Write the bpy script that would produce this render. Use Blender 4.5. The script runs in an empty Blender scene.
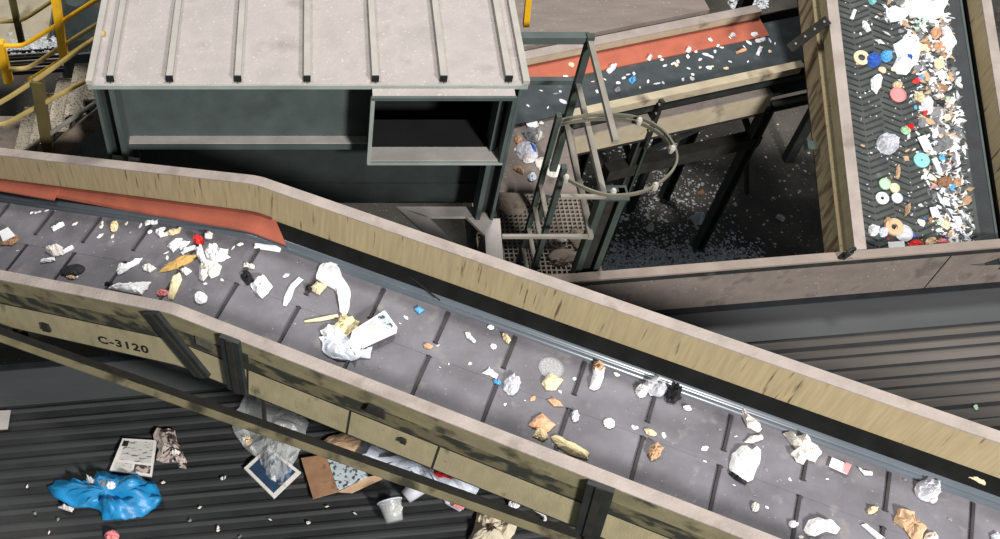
import bpy, math, random
from mathutils import Vector, Matrix, noise
random.seed(7)
SC = bpy.context.scene
COL = SC.collection
rad = math.radians

# ------------------------------------------------------------------ camera, light, exposure
CAM_Z = 11.5
PITCH = rad(53)
cam_data = bpy.data.cameras.new('camera')
cam_data.sensor_width = 36.0
cam_data.lens = 36.0
cam_data.shift_x = 0.19
cam_data.shift_y = 0.0
cam = bpy.data.objects.new('camera', cam_data)
cam.location = (0, 0, CAM_Z)
cam.rotation_euler = (math.pi / 2 - PITCH, 0, 0)
COL.objects.link(cam)
SC.camera = cam

world = bpy.data.worlds.new('hall_air')
world.use_nodes = True
world.node_tree.nodes['Background'].inputs[0].default_value = (0.80, 0.92, 1.0, 1)
world.node_tree.nodes['Background'].inputs[1].default_value = 0.13
SC.world = world

def area_light(name, loc, target, size, power, col):
    d = bpy.data.lights.new(name, 'AREA')
    d.shape = 'DISK'
    d.size = size
    d.energy = power
    d.color = col
    o = bpy.data.objects.new(name, d)
    o.location = loc
    o.rotation_euler = (Vector(target) - Vector(loc)).to_track_quat('-Z', 'Y').to_euler()
    COL.objects.link(o)

area_light('high_bay_lamp', (4.0, 12.0, 20.0), (2.0, 6.5, 4.0), 2.4, 1700, (1.0, 0.985, 0.97))
area_light('high_bay_lamp', (8.5, -9.0, 15.5), (1.5, 5.5, 4.0), 2.4, 4700, (1.0, 0.985, 0.97))
area_light('high_bay_lamp', (-6.5, 11.0, 20.0), (1.5, 7.0, 4.0), 2.4, 900, (1.0, 0.985, 0.97))
SC.view_settings.view_transform = 'Standard'
SC.view_settings.look = 'None'
SC.view_settings.gamma = 1.0
SC.view_settings.use_curve_mapping = False
SC.view_settings.exposure = 0.22

# ------------------------------------------------------------------ pixel -> point on a plane of the place
SP, CP = math.sin(PITCH), math.cos(PITCH)
EYE = Vector((0, 0, CAM_Z))
def ray(px, py):
    x, y = (px - 310) / 1000, (py - 270) / 1000
    return Vector((x, -SP * y + CP, -CP * y - SP))
def on_z(px, py, z):
    r = ray(px, py)
    return EYE + r * ((z - CAM_Z) / r.z)
def on_plane(px, py, o, n):
    r = ray(px, py)
    return EYE + r * ((Vector(o) - EYE).dot(n) / r.dot(n))
def on_y(px, py, y):
    return on_plane(px, py, (0, y, 0), Vector((0, 1, 0)))

# ------------------------------------------------------------------ materials
def lin(c):
    return tuple(((v / 255) / 12.92 if v <= 10 else ((v / 255 + 0.055) / 1.055) ** 2.4) for v in c) + (1,)

def mat(name, col, rough=0.7, var=0.18, scale=5.0, dirt=None, dirt_amt=0.45, dirt_scale=2.5, dirt_soft=0.12,
        stretch=(1, 1, 1), bump=0.15, metal=0.0, alpha=1.0, spec=0.4, speck=None, speck_amt=0.60, per_object=0.0, transl=0.0):
    m = bpy.data.materials.new(name)
    m.use_nodes = True
    nt = m.node_tree
    N, L = nt.nodes, nt.links
    b = N['Principled BSDF']
    b.inputs['Roughness'].default_value = rough
    b.inputs['Metallic'].default_value = metal
    b.inputs['Specular IOR Level'].default_value = spec
    tc = N.new('ShaderNodeTexCoord')
    mp = N.new('ShaderNodeMapping')
    mp.inputs['Scale'].default_value = stretch
    L.new(tc.outputs['Object'], mp.inputs[0])
    def nz(sc, det, src=mp):
        n = N.new('ShaderNodeTexNoise')
        n.inputs['Scale'].default_value = sc
        n.inputs['Detail'].default_value = det
        L.new(src.outputs[0], n.inputs['Vector'])
        return n
    def mix(kind, fac, a, c):
        x = N.new('ShaderNodeMix')
        x.data_type = 'RGBA'
        x.blend_type = kind
        for sock, v in ((x.inputs[0], fac), (x.inputs[6], a), (x.inputs[7], c)):
            if hasattr(v, 'links'): L.new(v, sock)
            else: sock.default_value = v
        return x.outputs[2]
    def ramp(src, a, c):
        r = N.new('ShaderNodeMapRange')
        r.inputs['From Min'].default_value = a
        r.inputs['From Max'].default_value = c
        L.new(src, r.inputs['Value'])
        return r.outputs[0]
    base = lin(col)
    n1 = nz(scale, 6)
    lo = tuple(v * (1 - 1.6 * var) for v in base[:3]) + (1,)
    hi = tuple(min(1, v * (1 + 1.6 * var)) for v in base[:3]) + (1,)
    c = mix('MIX', ramp(n1.outputs['Fac'], 0.3, 0.7), lo, hi)
    fine = nz(scale * 9, 3)
    if per_object:
        oi = N.new('ShaderNodeObjectInfo')
        r = N.new('ShaderNodeMapRange')
        r.inputs['To Min'].default_value = 1 - per_object
        r.inputs['To Max'].default_value = 1 + per_object
        L.new(oi.outputs['Random'], r.inputs['Value'])
        cr = N.new('ShaderNodeCombineXYZ')
        for i in range(3): L.new(r.outputs[0], cr.inputs[i])
        c = mix('MULTIPLY', 1.0, c, cr.outputs[0])
    if dirt is not None:
        n2 = nz(dirt_scale, 8)
        c = mix('MIX', ramp(n2.outputs['Fac'], 1 - dirt_amt, 1 - dirt_amt + dirt_soft), c, lin(dirt))
    if speck is not None:
        mp2 = N.new('ShaderNodeMapping')
        L.new(tc.outputs['Object'], mp2.inputs[0])
        n3 = nz(38, 2, mp2)
        c = mix('MIX', ramp(n3.outputs['Fac'], speck_amt, speck_amt + 0.06), c, lin(speck))
    L.new(c, b.inputs['Base Color'])
    if bump:
        bp = N.new('ShaderNodeBump')
        bp.inputs['Strength'].default_value = bump
        bp.inputs['Distance'].default_value = 0.02
        L.new(fine.outputs['Fac'], bp.inputs['Height'])
        L.new(bp.outputs[0], b.inputs['Normal'])
    if alpha < 1:
        b.inputs['Alpha'].default_value = alpha
    return m

M = {}
M['dusty_top'] = mat('dust_covered_steel', (158, 146, 138), .9, .10, 4, (134, 122, 113), .42, 3, bump=.3)
M['cream_in'] = mat('cream_paint_inner', (172, 155, 120), .75, .08, 3, (96, 82, 60), .37, 2.2, .08, stretch=(13, 13, .9))
M['cream_out'] = mat('cream_paint_outer', (168, 156, 122), .8, .08, 3, (84, 76, 54), .36, 2.0, .12, stretch=(3, 3, 1.2))
M['olive_out'] = mat('cream_paint_grimy', (130, 121, 92), .85, .12, 3, (62, 60, 46), .46, 2.4, .14, stretch=(1.6, 1.6, 2.2))
M['cream_b'] = mat('cream_paint_dusty', (176, 163, 138), .85, .1, 4, (110, 98, 80), .42, 3)
M['streaked'] = mat('cream_paint_streaked', (168, 152, 122), .85, .08, 4, (116, 98, 72), .50, 2.2, .1, stretch=(6, 6, 1.0))
M['stained'] = mat('mould_stained_paint', (112, 104, 76), .9, .15, 3, (46, 46, 38), .58, 3.0, .12, stretch=(1.5, 1.5, 3))
M['skirt_black'] = mat('matte_black_skirt', (22, 22, 22), .95, .2, 6, spec=.15)
M['grime'] = mat('black_grime', (38, 36, 30), .9, .25, 8)
M['dark_steel'] = mat('dark_steel', (40, 42, 40), .6, .2, 6, (70, 66, 58), .38, 4)
M['black_rubber'] = mat('black_rubber', (34, 37, 40), .55, .2, 6)
M['belt'] = mat('grey_rubber_belt', (108, 105, 110), .62, .17, 3.2, (134, 128, 127), .40, 6, .16, bump=.2, speck=(168, 162, 158), speck_amt=.70)
M['belt_wing'] = mat('worn_rubber_edge', (88, 95, 102), .30, .06, 3, spec=.8, bump=0)
M['cleat'] = mat('dark_cleat_rubber', (54, 52, 54), .7, .15, 8)
M['chevron'] = mat('belt_chevron_rubber', (46, 49, 48), .75, .15, 8)
M['belt_b'] = mat('dark_teal_belt', (62, 68, 70), .7, .15, 6, (92, 94, 92), .34, 6, .1)
M['belt_c'] = mat('dark_green_belt', (70, 74, 72), .7, .15, 6, (98, 100, 96), .34, 6, .1)
M['orange'] = mat('orange_skirt_rubber', (172, 94, 72), .75, .08, 4, (150, 84, 64), .36, 3, .15)
M['orange_d'] = mat('orange_skirt_edge', (130, 70, 54), .8, .1, 4)
M['roof'] = mat('dusty_roof_sheet', (166, 158, 153), .9, .07, 3, (146, 138, 133), .44, 3.0, .2, speck=(190, 183, 178), speck_amt=.66, bump=.3)
M['seam'] = mat('dusty_seam', (164, 159, 151), .85, .06, 5)
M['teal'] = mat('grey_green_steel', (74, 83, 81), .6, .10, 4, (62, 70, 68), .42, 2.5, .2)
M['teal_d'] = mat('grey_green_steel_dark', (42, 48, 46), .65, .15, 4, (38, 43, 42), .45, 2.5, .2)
M['teal_l'] = mat('grey_green_dusty', (146, 152, 146), .8, .1, 4)
M['void'] = mat('shade_black', (17, 18, 18), .9, .2, 3)  # near-black: the shade inside duct and recesses is put into the colour
M['grey_top'] = mat('dusty_grey_plate', (172, 165, 159), .9, .08, 4)
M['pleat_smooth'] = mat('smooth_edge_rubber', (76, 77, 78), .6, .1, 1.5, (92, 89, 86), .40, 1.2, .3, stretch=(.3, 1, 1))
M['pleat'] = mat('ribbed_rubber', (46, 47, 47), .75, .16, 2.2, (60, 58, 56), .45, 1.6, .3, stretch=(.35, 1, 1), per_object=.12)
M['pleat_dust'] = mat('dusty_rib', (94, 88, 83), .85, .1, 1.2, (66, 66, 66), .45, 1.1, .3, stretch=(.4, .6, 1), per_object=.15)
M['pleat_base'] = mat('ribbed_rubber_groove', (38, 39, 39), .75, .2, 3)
M['beam'] = mat('dusty_beam_web', (122, 111, 104), .9, .1, 4, (100, 91, 85), .45, 4, speck=(170, 160, 150), speck_amt=.68)
M['beam_top'] = mat('dusty_beam_flange', (142, 129, 119), .9, .07, 4)
M['floor'] = mat('dirty_concrete', (82, 77, 70), .9, .2, 1.5, (48, 48, 44), .5, 1.2, .2, speck=(160, 165, 170), speck_amt=.68)
M['deck'] = mat('dusty_deck', (126, 115, 108), .95, .07, 5, (116, 104, 96), .46, 4, .2, stretch=(.5, 2, 1), speck=(175, 165, 156), speck_amt=.68)
M['beige_floor'] = mat('beige_concrete', (188, 176, 150), .95, .08, 4, (150, 138, 112), .4, 3)
M['pipe'] = mat('dusty_pipe', (132, 126, 116), .8, .1, 6)
M['green_steel'] = mat('dark_green_steel', (58, 66, 60), .65, .15, 5, (86, 86, 76), .36, 4)
M['hoop'] = mat('olive_hoop_steel', (104, 100, 86), .6, .12, 5)
M['bolt'] = mat('pale_bolt', (176, 172, 160), .5, .1, 8)
M['yellow'] = mat('yellow_rail_paint', (226, 172, 26), .6, .06, 5, (186, 150, 60), .38, 4)
M['yellow_d'] = mat('dust_covered_yellow_rail', (176, 152, 92), .85, .1, 5, (200, 166, 60), .38, 3)
M['olive_post'] = mat('olive_rail_post', (84, 74, 40), .8, .12, 5)
M['tread'] = mat('checker_plate', (166, 156, 138), .85, .08, 6, (100, 92, 80), .48, 48, .1, bump=.6)
M['grate'] = mat('grating_steel', (128, 118, 108), .9, .1, 6)
M['dust'] = mat('brown_dust', (132, 119, 107), .95, .12, 6, (98, 86, 76), .45, 6, bump=.5)
M['plate'] = mat('grey_sign_plate', (90, 88, 74), .8, .15, 20)
M['ink'] = mat('black_stencil_paint', (30, 28, 24), .8, .1, 8)
# litter
M['paper'] = mat('white_paper', (240, 240, 240), .85, .04, 8, bump=.1)
M['paper2'] = mat('off_white_paper', (226, 220, 212), .85, .06, 8, bump=.1)
M['cream_paper'] = mat('cream_paper', (228, 206, 168), .85, .06, 8)
M['bluewhite'] = mat('blue_white_plastic', (218, 223, 234), .45, .06, 8)
M['tan'] = mat('tan_card', (198, 164, 130), .85, .1, 8)
M['brown'] = mat('brown_card', (156, 118, 88), .85, .12, 8, (118, 88, 66), .4, 10)
M['orangecard'] = mat('orange_card', (220, 170, 134), .85, .06, 8)
M['yellowpaper'] = mat('yellow_stained_paper', (234, 218, 174), .8, .08, 8)
M['peel'] = mat('mottled_peel', (196, 160, 92), .7, .12, 10, (120, 90, 50), .38, 14)
M['red'] = mat('red_plastic', (222, 42, 40), .45, .06, 8)
M['pink'] = mat('pink_plastic', (232, 140, 140), .5, .06, 8)
M['magenta'] = mat('magenta_film', (226, 96, 186), .5, .06, 8)
M['blue'] = mat('blue_plastic', (52, 96, 186), .45, .08, 8)
M['skyblue'] = mat('sky_blue_plastic', (92, 170, 226), .45, .08, 8)
M['teal_lid'] = mat('pale_teal_plastic', (140, 206, 204), .45, .05, 8)
M['greenlid'] = mat('pale_green_plastic', (176, 214, 176), .45, .06, 8)
M['grey'] = mat('grey_litter', (130, 130, 132), .7, .1, 8)
M['blackl'] = mat('black_litter', (32, 32, 34), .6, .15, 8)
M['bluebag'] = mat('bright_blue_film', (30, 132, 186), .42, .12, 7, (18, 98, 150), .42, 5, .2, spec=.55)
M['film'] = mat('clear_film', (226, 228, 226), .25, .05, 8, alpha=.30, spec=.8)
M['film_thin'] = mat('thin_clear_plastic', (226, 228, 226), .2, .05, 8, alpha=.14, spec=.8)
M['film2'] = mat('milky_film', (226, 226, 232), .3, .05, 8, alpha=.62, spec=.7)
M['beigebag'] = mat('beige_wrap', (198, 186, 162), .8, .1, 6)
M['news'] = mat('newsprint', (206, 202, 194), .9, .04, 6, (96, 94, 92), .42, 22, .05, stretch=(.6, 3, 1))
M['mag'] = mat('printed_magazine', (188, 172, 162), .7, .1, 9, (70, 60, 58), .48, 14, .06)
M['print'] = mat('printed_card_panel', (186, 196, 200), .7, .08, 9, (70, 78, 84), .46, 26, .05)
M['carton'] = mat('carton_board', (236, 238, 240), .6, .04, 8, (170, 172, 178), .36, 16, .04)
M['navy'] = mat('navy_print', (44, 66, 92), .5, .15, 9, (150, 170, 190), .36, 8)
M['flecks'] = mat('pale_flecks', (216, 222, 234), .8, .3, 30)

# ------------------------------------------------------------------ mesh building
def tag(o, label=None, cat=None, group=None, kind=None):
    if label: o['label'] = label
    if cat: o['category'] = cat
    if group: o['group'] = group
    if kind: o['kind'] = kind
    return o

def thing(name, label, cat, loc, group=None):
    o = bpy.data.objects.new(name, None)
    o.empty_display_size = .1
    o.location = loc
    COL.objects.link(o)
    return tag(o, label, cat, group)

class MB:
    def __init__(s): s.v, s.f = [], []
    def add(s, vs, fs):
        k = len(s.v)
        s.v += [Vector(p) for p in vs]
        s.f += [tuple(i + k for i in f) for f in fs]
        return s
    def box(s, lo, hi):
        x0, y0, z0 = lo; x1, y1, z1 = hi
        return s.add([(x0,y0,z0),(x1,y0,z0),(x1,y1,z0),(x0,y1,z0),(x0,y0,z1),(x1,y0,z1),(x1,y1,z1),(x0,y1,z1)],
                     [(0,3,2,1),(4,5,6,7),(0,1,5,4),(1,2,6,5),(2,3,7,6),(3,0,4,7)])
    def bar(s, p, q, w, h, up=(0, 0, 1)):
        p, q = Vector(p), Vector(q)
        d = (q - p).normalized()
        r = d.cross(Vector(up))
        if r.length < 1e-4: r = d.cross(Vector((1, 0, 0)))
        r.normalize()
        t = r.cross(d)
        r, t = r * w / 2, t * h / 2
        return s.add([p-r-t, p+r-t, p+r+t, p-r+t, q-r-t, q+r-t, q+r+t, q-r+t],
                     [(0,1,2,3),(7,6,5,4),(0,4,5,1),(1,5,6,2),(2,6,7,3),(3,7,4,0)])
    def prism(s, pts, ext):
        n = len(pts); e = Vector(ext)
        pts = [Vector(p) for p in pts]
        return s.add(pts + [p + e for p in pts],
                     [tuple(range(n))[::-1], tuple(range(n, 2*n))] + [(i, (i+1) % n, n+(i+1) % n, n+i) for i in range(n)])
    def sweep(s, prof, stations):
        """prof: closed list of (t,w); stations: functions (t,w)->point"""
        n = len(prof); vs = []; fs = []
        for st in stations: vs += [st(t, w) for t, w in prof]
        for j in range(len(stations) - 1):
            for i in range(n):
                a, b = j*n + i, j*n + (i+1) % n
                fs.append((a, b, b+n, a+n))
        fs.append(tuple(range(n))[::-1]); fs.append(tuple(range((len(stations)-1)*n, len(stations)*n)))
        return s.add(vs, fs)
    def tube(s, pts, r, seg=8, closed=False):
        pts = [Vector(p) for p in pts]; n = len(pts); vs = []; fs = []
        for i, p in enumerate(pts):
            a = pts[(i-1) % n] if (closed or i) else p
            b = pts[(i+1) % n] if (closed or i < n-1) else p
            d = (b - a).normalized()
            x = d.cross(Vector((0, 0, 1)))
            if x.length < .05: x = d.cross(Vector((0, 1, 0)))
            x.normalize(); y = d.cross(x)
            vs += [p + x*r*math.cos(2*math.pi*k/seg) + y*r*math.sin(2*math.pi*k/seg) for k in range(seg)]
        for i in range(n if closed else n-1):
            j = (i+1) % n
            fs += [(i*seg+k, i*seg+(k+1) % seg, j*seg+(k+1) % seg, j*seg+k) for k in range(seg)]
        if not closed: fs += [tuple(range(seg))[::-1], tuple(range((n-1)*seg, n*seg))]
        return s.add(vs, fs)
    def lathe(s, c, ax, prof, seg=16, sx=1.0, xd=None):
        c, ax = Vector(c), Vector(ax).normalized()
        x = xd or ax.cross(Vector((0, 1, .01))).normalized()
        y = ax.cross(x); n = len(prof); vs = []; fs = []
        for r, h in prof:
            vs += [c + ax*h + x*r*sx*math.cos(2*math.pi*k/seg) + y*r*math.sin(2*math.pi*k/seg) for k in range(seg)]
        for i in range(n-1):
            fs += [(i*seg+k, i*seg+(k+1) % seg, (i+1)*seg+(k+1) % seg, (i+1)*seg+k) for k in range(seg)]
        fs += [tuple(range(seg))[::-1], tuple(range((n-1)*seg, n*seg))]
        return s.add(vs, fs)
    def build(s, name, m, parent=None, smooth=False, bevel=0):
        me = bpy.data.meshes.new(name)
        if parent is not None: org = parent_world(parent)
        else:
            xs, ys, zs = zip(*[tuple(v) for v in s.v])
            org = Vector(((min(xs)+max(xs))/2, (min(ys)+max(ys))/2, min(zs)))
        me.from_pydata([tuple(v - org) for v in s.v], [], s.f)
        me.materials.append(M[m])
        me.validate()
        import bmesh
        b = bmesh.new(); b.from_mesh(me); bmesh.ops.recalc_face_normals(b, faces=b.faces); b.to_mesh(me); b.free()
        if smooth:
            for p in me.polygons: p.use_smooth = True
        o = bpy.data.objects.new(name, me)
        COL.objects.link(o)
        if parent is not None: o.parent = parent
        else: o.location = org
        if bevel:
            md = o.modifiers.new('bevel', 'BEVEL'); md.width = bevel; md.segments = 1; md.limit_method = 'ANGLE'
        return o

def parent_world(o):
    p = Vector((0, 0, 0))
    while o is not None:
        p += o.location; o = o.parent
    return p

# ================================================================== SETTING
f = MB().box((-12, -1, -.3), (16, 24, 0)).build('floor', 'floor'); tag(f, kind='structure')

# ================================================================== PLEATED WIDE CONVEYOR
WA = rad(5.68)
wu, wn = Vector((math.cos(WA), math.sin(WA), 0)), Vector((-math.sin(WA), math.cos(WA), 0))
W0 = on_z(570, 283, 3.4)                       # a point on the near edge of the side beam's flange
def W(s, t, z): return Vector((W0.x, W0.y, 0)) + wu*s + wn*t + Vector((0, 0, z))
wide = thing('pleated_conveyor', 'very wide dark ribbed conveyor bed with a dusty brown side beam, lowest of the belts', 'conveyor', W(0, -1.5, 0))
def wbox(mb, s0, s1, t0, t1, z0, z1):
    return mb.add([W(s0,t0,z0),W(s1,t0,z0),W(s1,t1,z0),W(s0,t1,z0),W(s0,t0,z1),W(s1,t0,z1),W(s1,t1,z1),W(s0,t1,z1)],
                  [(0,3,2,1),(4,5,6,7),(0,1,5,4),(1,2,6,5),(2,3,7,6),(3,0,4,7)])
S0, S1 = -6.6, 9.0
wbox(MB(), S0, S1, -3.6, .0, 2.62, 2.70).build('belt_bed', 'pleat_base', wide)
pitch = .148
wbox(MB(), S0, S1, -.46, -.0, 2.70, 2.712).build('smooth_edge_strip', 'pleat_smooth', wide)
rw = random.Random(4)
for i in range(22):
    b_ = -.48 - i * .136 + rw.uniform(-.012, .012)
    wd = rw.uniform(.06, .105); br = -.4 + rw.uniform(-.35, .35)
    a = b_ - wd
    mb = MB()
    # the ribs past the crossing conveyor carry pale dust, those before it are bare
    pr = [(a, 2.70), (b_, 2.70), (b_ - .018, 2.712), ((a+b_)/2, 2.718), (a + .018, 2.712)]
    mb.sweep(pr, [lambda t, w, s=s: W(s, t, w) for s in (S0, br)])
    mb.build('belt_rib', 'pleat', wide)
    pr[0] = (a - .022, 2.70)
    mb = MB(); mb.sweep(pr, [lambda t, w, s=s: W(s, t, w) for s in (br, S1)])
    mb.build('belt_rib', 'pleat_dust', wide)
wbox(MB(), -3.3, S1, .012, .03, 2.68, 3.40).build('side_beam_web', 'beam', wide)
wbox(MB(), -3.3, S1, -.01, .092, 3.40, 3.425).build('side_beam_flange', 'beam_top', wide)
wbox(MB(), -3.3, S1, -.012, .012, 3.335, 3.40).build('side_beam_lip', 'dark_steel', wide)
wbox(MB(), S0, S1, -.05, .015, 2.70, 2.735).build('edge_shadow_strip', 'black_rubber', wide)  # black strip painting the thin shadow line along the beam foot
for s in (4.05, -2.0):
    wbox(MB(), s, s+.008, .004, .012, 2.74, 3.335).build('beam_joint', 'grime', wide)
for s in (S0 + .3, S1 - .3):
    for t in (-3.3, .1):
        wbox(MB(), s-.08, s+.08, t-.08, t+.08, 0, 2.66).build('leg', 'dark_steel', wide)
hook = thing('lifting_eye', 'small black steel eye standing on the dusty brown beam', 'lifting eye', on_z(843, 259, 3.425))
hp = parent_world(hook)
eye = [hp + Vector((.028 + .055*math.cos(a), 0.0 + .03*math.cos(a), .10 + .06*math.sin(a))) for a in [2*math.pi*k/14 for k in range(14)]]
MB().tube(eye, .016, 6, True).build('ring', 'dark_steel', hook, True)
MB().bar(hp + Vector((-.02, 0, 0)), hp + Vector((.0, 0, .09)), .07, .03, (0, 1, 0)).build('shank', 'dark_steel', hook)

# ================================================================== MAIN CONVEYOR
A = rad(24.6)
mu, mn = Vector((math.cos(A), -math.sin(A), 0)), Vector((math.sin(A), math.cos(A), 0))
K = on_z(170, 300, 5.0) - mn*.115
SL = math.tan(rad(17.5))
MWID = 1.602
def drop(s):
    r = .10
    if s > r: return 0
    if s < -r: return SL * s
    return -SL * (r - s) ** 2 / (4 * r)
def Mp(s, t, w): 
    ss = s - .06
    return K + mu*s + mn*t + Vector((0, 0, drop(ss) + w))
def m_stations(s0, s1):
    ks = [-.16, -.11, -.055, 0, .055, .11]
    return [lambda t, w, s=s: Mp(s, t, w) for s in [s0] + [k for k in ks if s0 < k < s1] + [s1]]
ML, MR = -3.9, 8.8
def m_normal(s): return (Vector((-SL*mu.x, -SL*mu.y, 1)).normalized() if s < 0 else Vector((0, 0, 1)))
BW = -.55                                       # belt surface below the rail tops
def on_main(px, py, w=BW):
    p = on_plane(px, py, K + Vector((0, 0, w)), Vector((0, 0, 1)))
    if (p - K).dot(mu) < 0:
        p = on_plane(px, py, K + Vector((0, 0, w)), Vector((-SL*mu.x, -SL*mu.y, 1)))
    s, t = (p - K).dot(mu), (p - K).dot(mn)
    return Mp(s, t, w)
main = thing('belt_conveyor', 'long cream-sided belt conveyor with a hump, crossing the whole picture from left to lower right', 'conveyor', Mp(1.5, .74, -5.0))
def msweep(name, m, prof, s0=ML, s1=MR, parent=main):
    return MB().sweep(prof, m_stations(s0, s1)).build(name, m, parent)
def rect(t0, t1, w0, w1): return [(t0, w0), (t1, w0), (t1, w1), (t0, w1)]
FT = MWID - .105
msweep('near_rail_flange', 'dusty_top', rect(0, .105, -.014, 0))
msweep('near_rail_board', 'olive_out', rect(.0, .012, -.20, -.014))
msweep('near_rail_stained_band', 'stained', rect(.0, .012, -.385, -.20))
msweep('near_rail_seam', 'grime', rect(-.004, .012, -.397, -.385))
msweep('near_rail_channel', 'cream_out', rect(.0, .014, -.79, -.397))
msweep('near_rail_foot', 'dark_steel', rect(.0, .10, -.805, -.79))
msweep('far_rail_flange', 'dusty_top', rect(FT, MWID, -.014, 0))
msweep('far_rail_board', 'cream_in', rect(FT, FT+.012, -.405, -.014))
msweep('far_rail_channel', 'grime', rect(FT+.06, FT+.075, -.80, -.39))
msweep('far_skirt_rubber', 'skirt_black', [(1.40, -.515), (FT+.05, -.42), (FT+.05, -.39), (FT+.03, -.39), (1.40, -.49)])
msweep('belt', 'belt', [(.10, BW-.02), (1.32, BW-.02), (1.32, BW), (.10, BW)])
o = msweep('belt_edge_seal', 'belt_wing', [(1.32, BW-.02), (1.44, BW+.02), (1.44, BW+.05), (1.425, BW+.058), (1.405, BW+.057), (1.385, BW+.050), (1.372, BW+.040), (1.366, BW+.026), (1.360, BW+.026), (1.352, BW+.030), (1.338, BW+.026), (1.326, BW+.014), (1.32, BW+.002)])
for p in o.data.polygons: p.use_smooth = True
msweep('return_belt', 'black_rubber', rect(.12, 1.42, -.76, -.74))
# belt centre seam and cleats
msweep('belt_centre_strip', 'belt', rect(.825, .955, BW, BW + .003))
for k in range(-9, 18):
    sc = 2.585 - 4*.595 + k*.595 - .0
    if not ML < sc < MR: continue
    for (t0, t1) in ((.20, .815), (.965, 1.30)):
        h = .016
        mb = MB()
        pr = [(-.016, 0), (.016, 0), (.011, h), (-.011, h)]
        vs = []
        for t in (t0, t1):
            for ds, dw in pr: vs.append(Mp(sc + ds, t, BW + dw))
        mb.add(vs, [(3,2,1,0),(4,5,6,7),(0,1,5,4),(1,2,6,5),(2,3,7,6),(3,0,4,7)])
        cl_ = mb.build('cleat', 'cleat', main)
        MB().add([Mp(sc + a_, (t0 if t0 > .5 else t1) + b_, BW + c_) for a_, b_, c_ in
                  ((-.028, 0, 0), (.028, 0, 0), (.0, -.012 if t0 > .5 else .02, 0), (-.016, 0, .017), (.016, 0, .017))],
                 [(0, 1, 2), (0, 3, 4, 1), (3, 0, 2), (4, 3, 2), (1, 4, 2)]).build('cleat_end', 'cleat', cl_)
# orange skirt plates on the loading stretch
tipA, tipB = Mp(.30, 1.36, -.40), Mp(.36, 1.215, BW+.045)
def orange(name, s0, s1, ta, wa, tb, wb, m='orange', skew=0.0):
    th = .018
    ks = [s0] + [k for k in (-.16, -.11, -.055, 0, .055, .11) if s0 < k < s1] + [s1]
    vs = []
    for s in ks:
        for t, w in ((ta, wa), (tb, wb), (tb, wb - th), (ta, wa - th)):
            k_ = max(0, (s1 - s)/3.2)
            lo_ = t == tb
            vs.append(Mp(s + (skew if lo_ and s == s1 else 0), t + (k_*.10 if lo_ else 0), w + (k_*.02 if lo_ else 0)))
    fs = []
    for j in range(len(ks)-1):
        for i in range(4):
            a, b = j*4+i, j*4+(i+1) % 4
            fs.append((a, b, b+4, a+4))
    fs += [(3,2,1,0), tuple(range(len(vs)-4, len(vs)))]
    return MB().add(vs, fs).build(name, m, main)
orange('orange_skirt', ML, .26, FT-.006, -.395, 1.345, BW+.065, skew=.17)
tag(orange('orange_skirt_backing', ML, -2.2, FT-.004, -.385, 1.37, BW+.105, 'orange'), 'orange rubber flap lying over the skirt')
msweep('skirt_clamp_strip', 'orange_d', rect(FT-.014, FT-.001, -.405, -.37), ML, .22)
# dark braces and number on the near panel
def near_face(px, py):  # (s,w) of a pixel on the near panel
    p = on_plane(px, py, K, mn); s = (p - K).dot(mu)
    return s, p.z - Mp(s, 0, 0).z
def brace(pa, pb, wid):
    sa, wa = near_face(*pa); sb, wb = near_face(*pb)
    a, b = Mp(sa, -.022, wa), Mp(sb, -.022, wb)
    o = MB().bar(a, b, wid, .04, mn).build('brace', 'dark_steel', main)
    MB().bar(a - mn*.024, b - mn*.024, wid*.32, .012, mn).build('brace_rib', 'grime', o)
    return o
brace((152, 311), (204, 374), .17)
brace((231, 337), (239, 389), .17)
brace((602, 484), (588, 532), .19)
for (px, py) in ((376, 410), (404, 440), (47, 327)):
    s, w = near_face(px, py)
    hx, hy = (.085, .05) if px == 376 else ((.045, .05) if px == 47 else (.025, .025))
    MB().add([Mp(s-hx, -.002, w-hy), Mp(s+hx, -.002, w-hy), Mp(s+hx*.8, -.002, w+hy), Mp(s-hx*.7, -.002, w+hy*1.3),
              Mp(s-hx, -.03, w-hy), Mp(s+hx, -.03, w-hy), Mp(s+hx*.8, -.03, w+hy), Mp(s-hx*.7, -.03, w+hy*1.3)],
             [(0,3,2,1),(4,5,6,7),(0,1,5,4),(1,2,6,5),(2,3,7,6),(3,0,4,7)]).build('bolt_pocket', 'grime', main)
for (px, py, hx, hy, m) in ((205, 343, .08, .055, 'plate'), (243, 357, .05, .06, 'grime')):
    s, w = near_face(px, py)
    MB().add([Mp(s-hx, -.002, w-hy), Mp(s+hx, -.002, w-hy), Mp(s+hx, -.002, w+hy), Mp(s-hx, -.002, w+hy),
              Mp(s-hx, -.012, w-hy), Mp(s+hx, -.012, w-hy), Mp(s+hx, -.012, w+hy), Mp(s-hx, -.012, w+hy)],
             [(0,3,2,1),(4,5,6,7),(0,1,5,4),(1,2,6,5),(2,3,7,6),(3,0,4,7)]).build('small_plate', m, main)
for (px, py) in ((440, 446), (250, 392), (350, 425)):
    s, w = near_face(px, py)
    MB().bar(Mp(s, -.003, -.40), Mp(s-.02, -.003, -.79), .012, .006, mn).build('panel_joint', 'grime', main)
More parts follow.
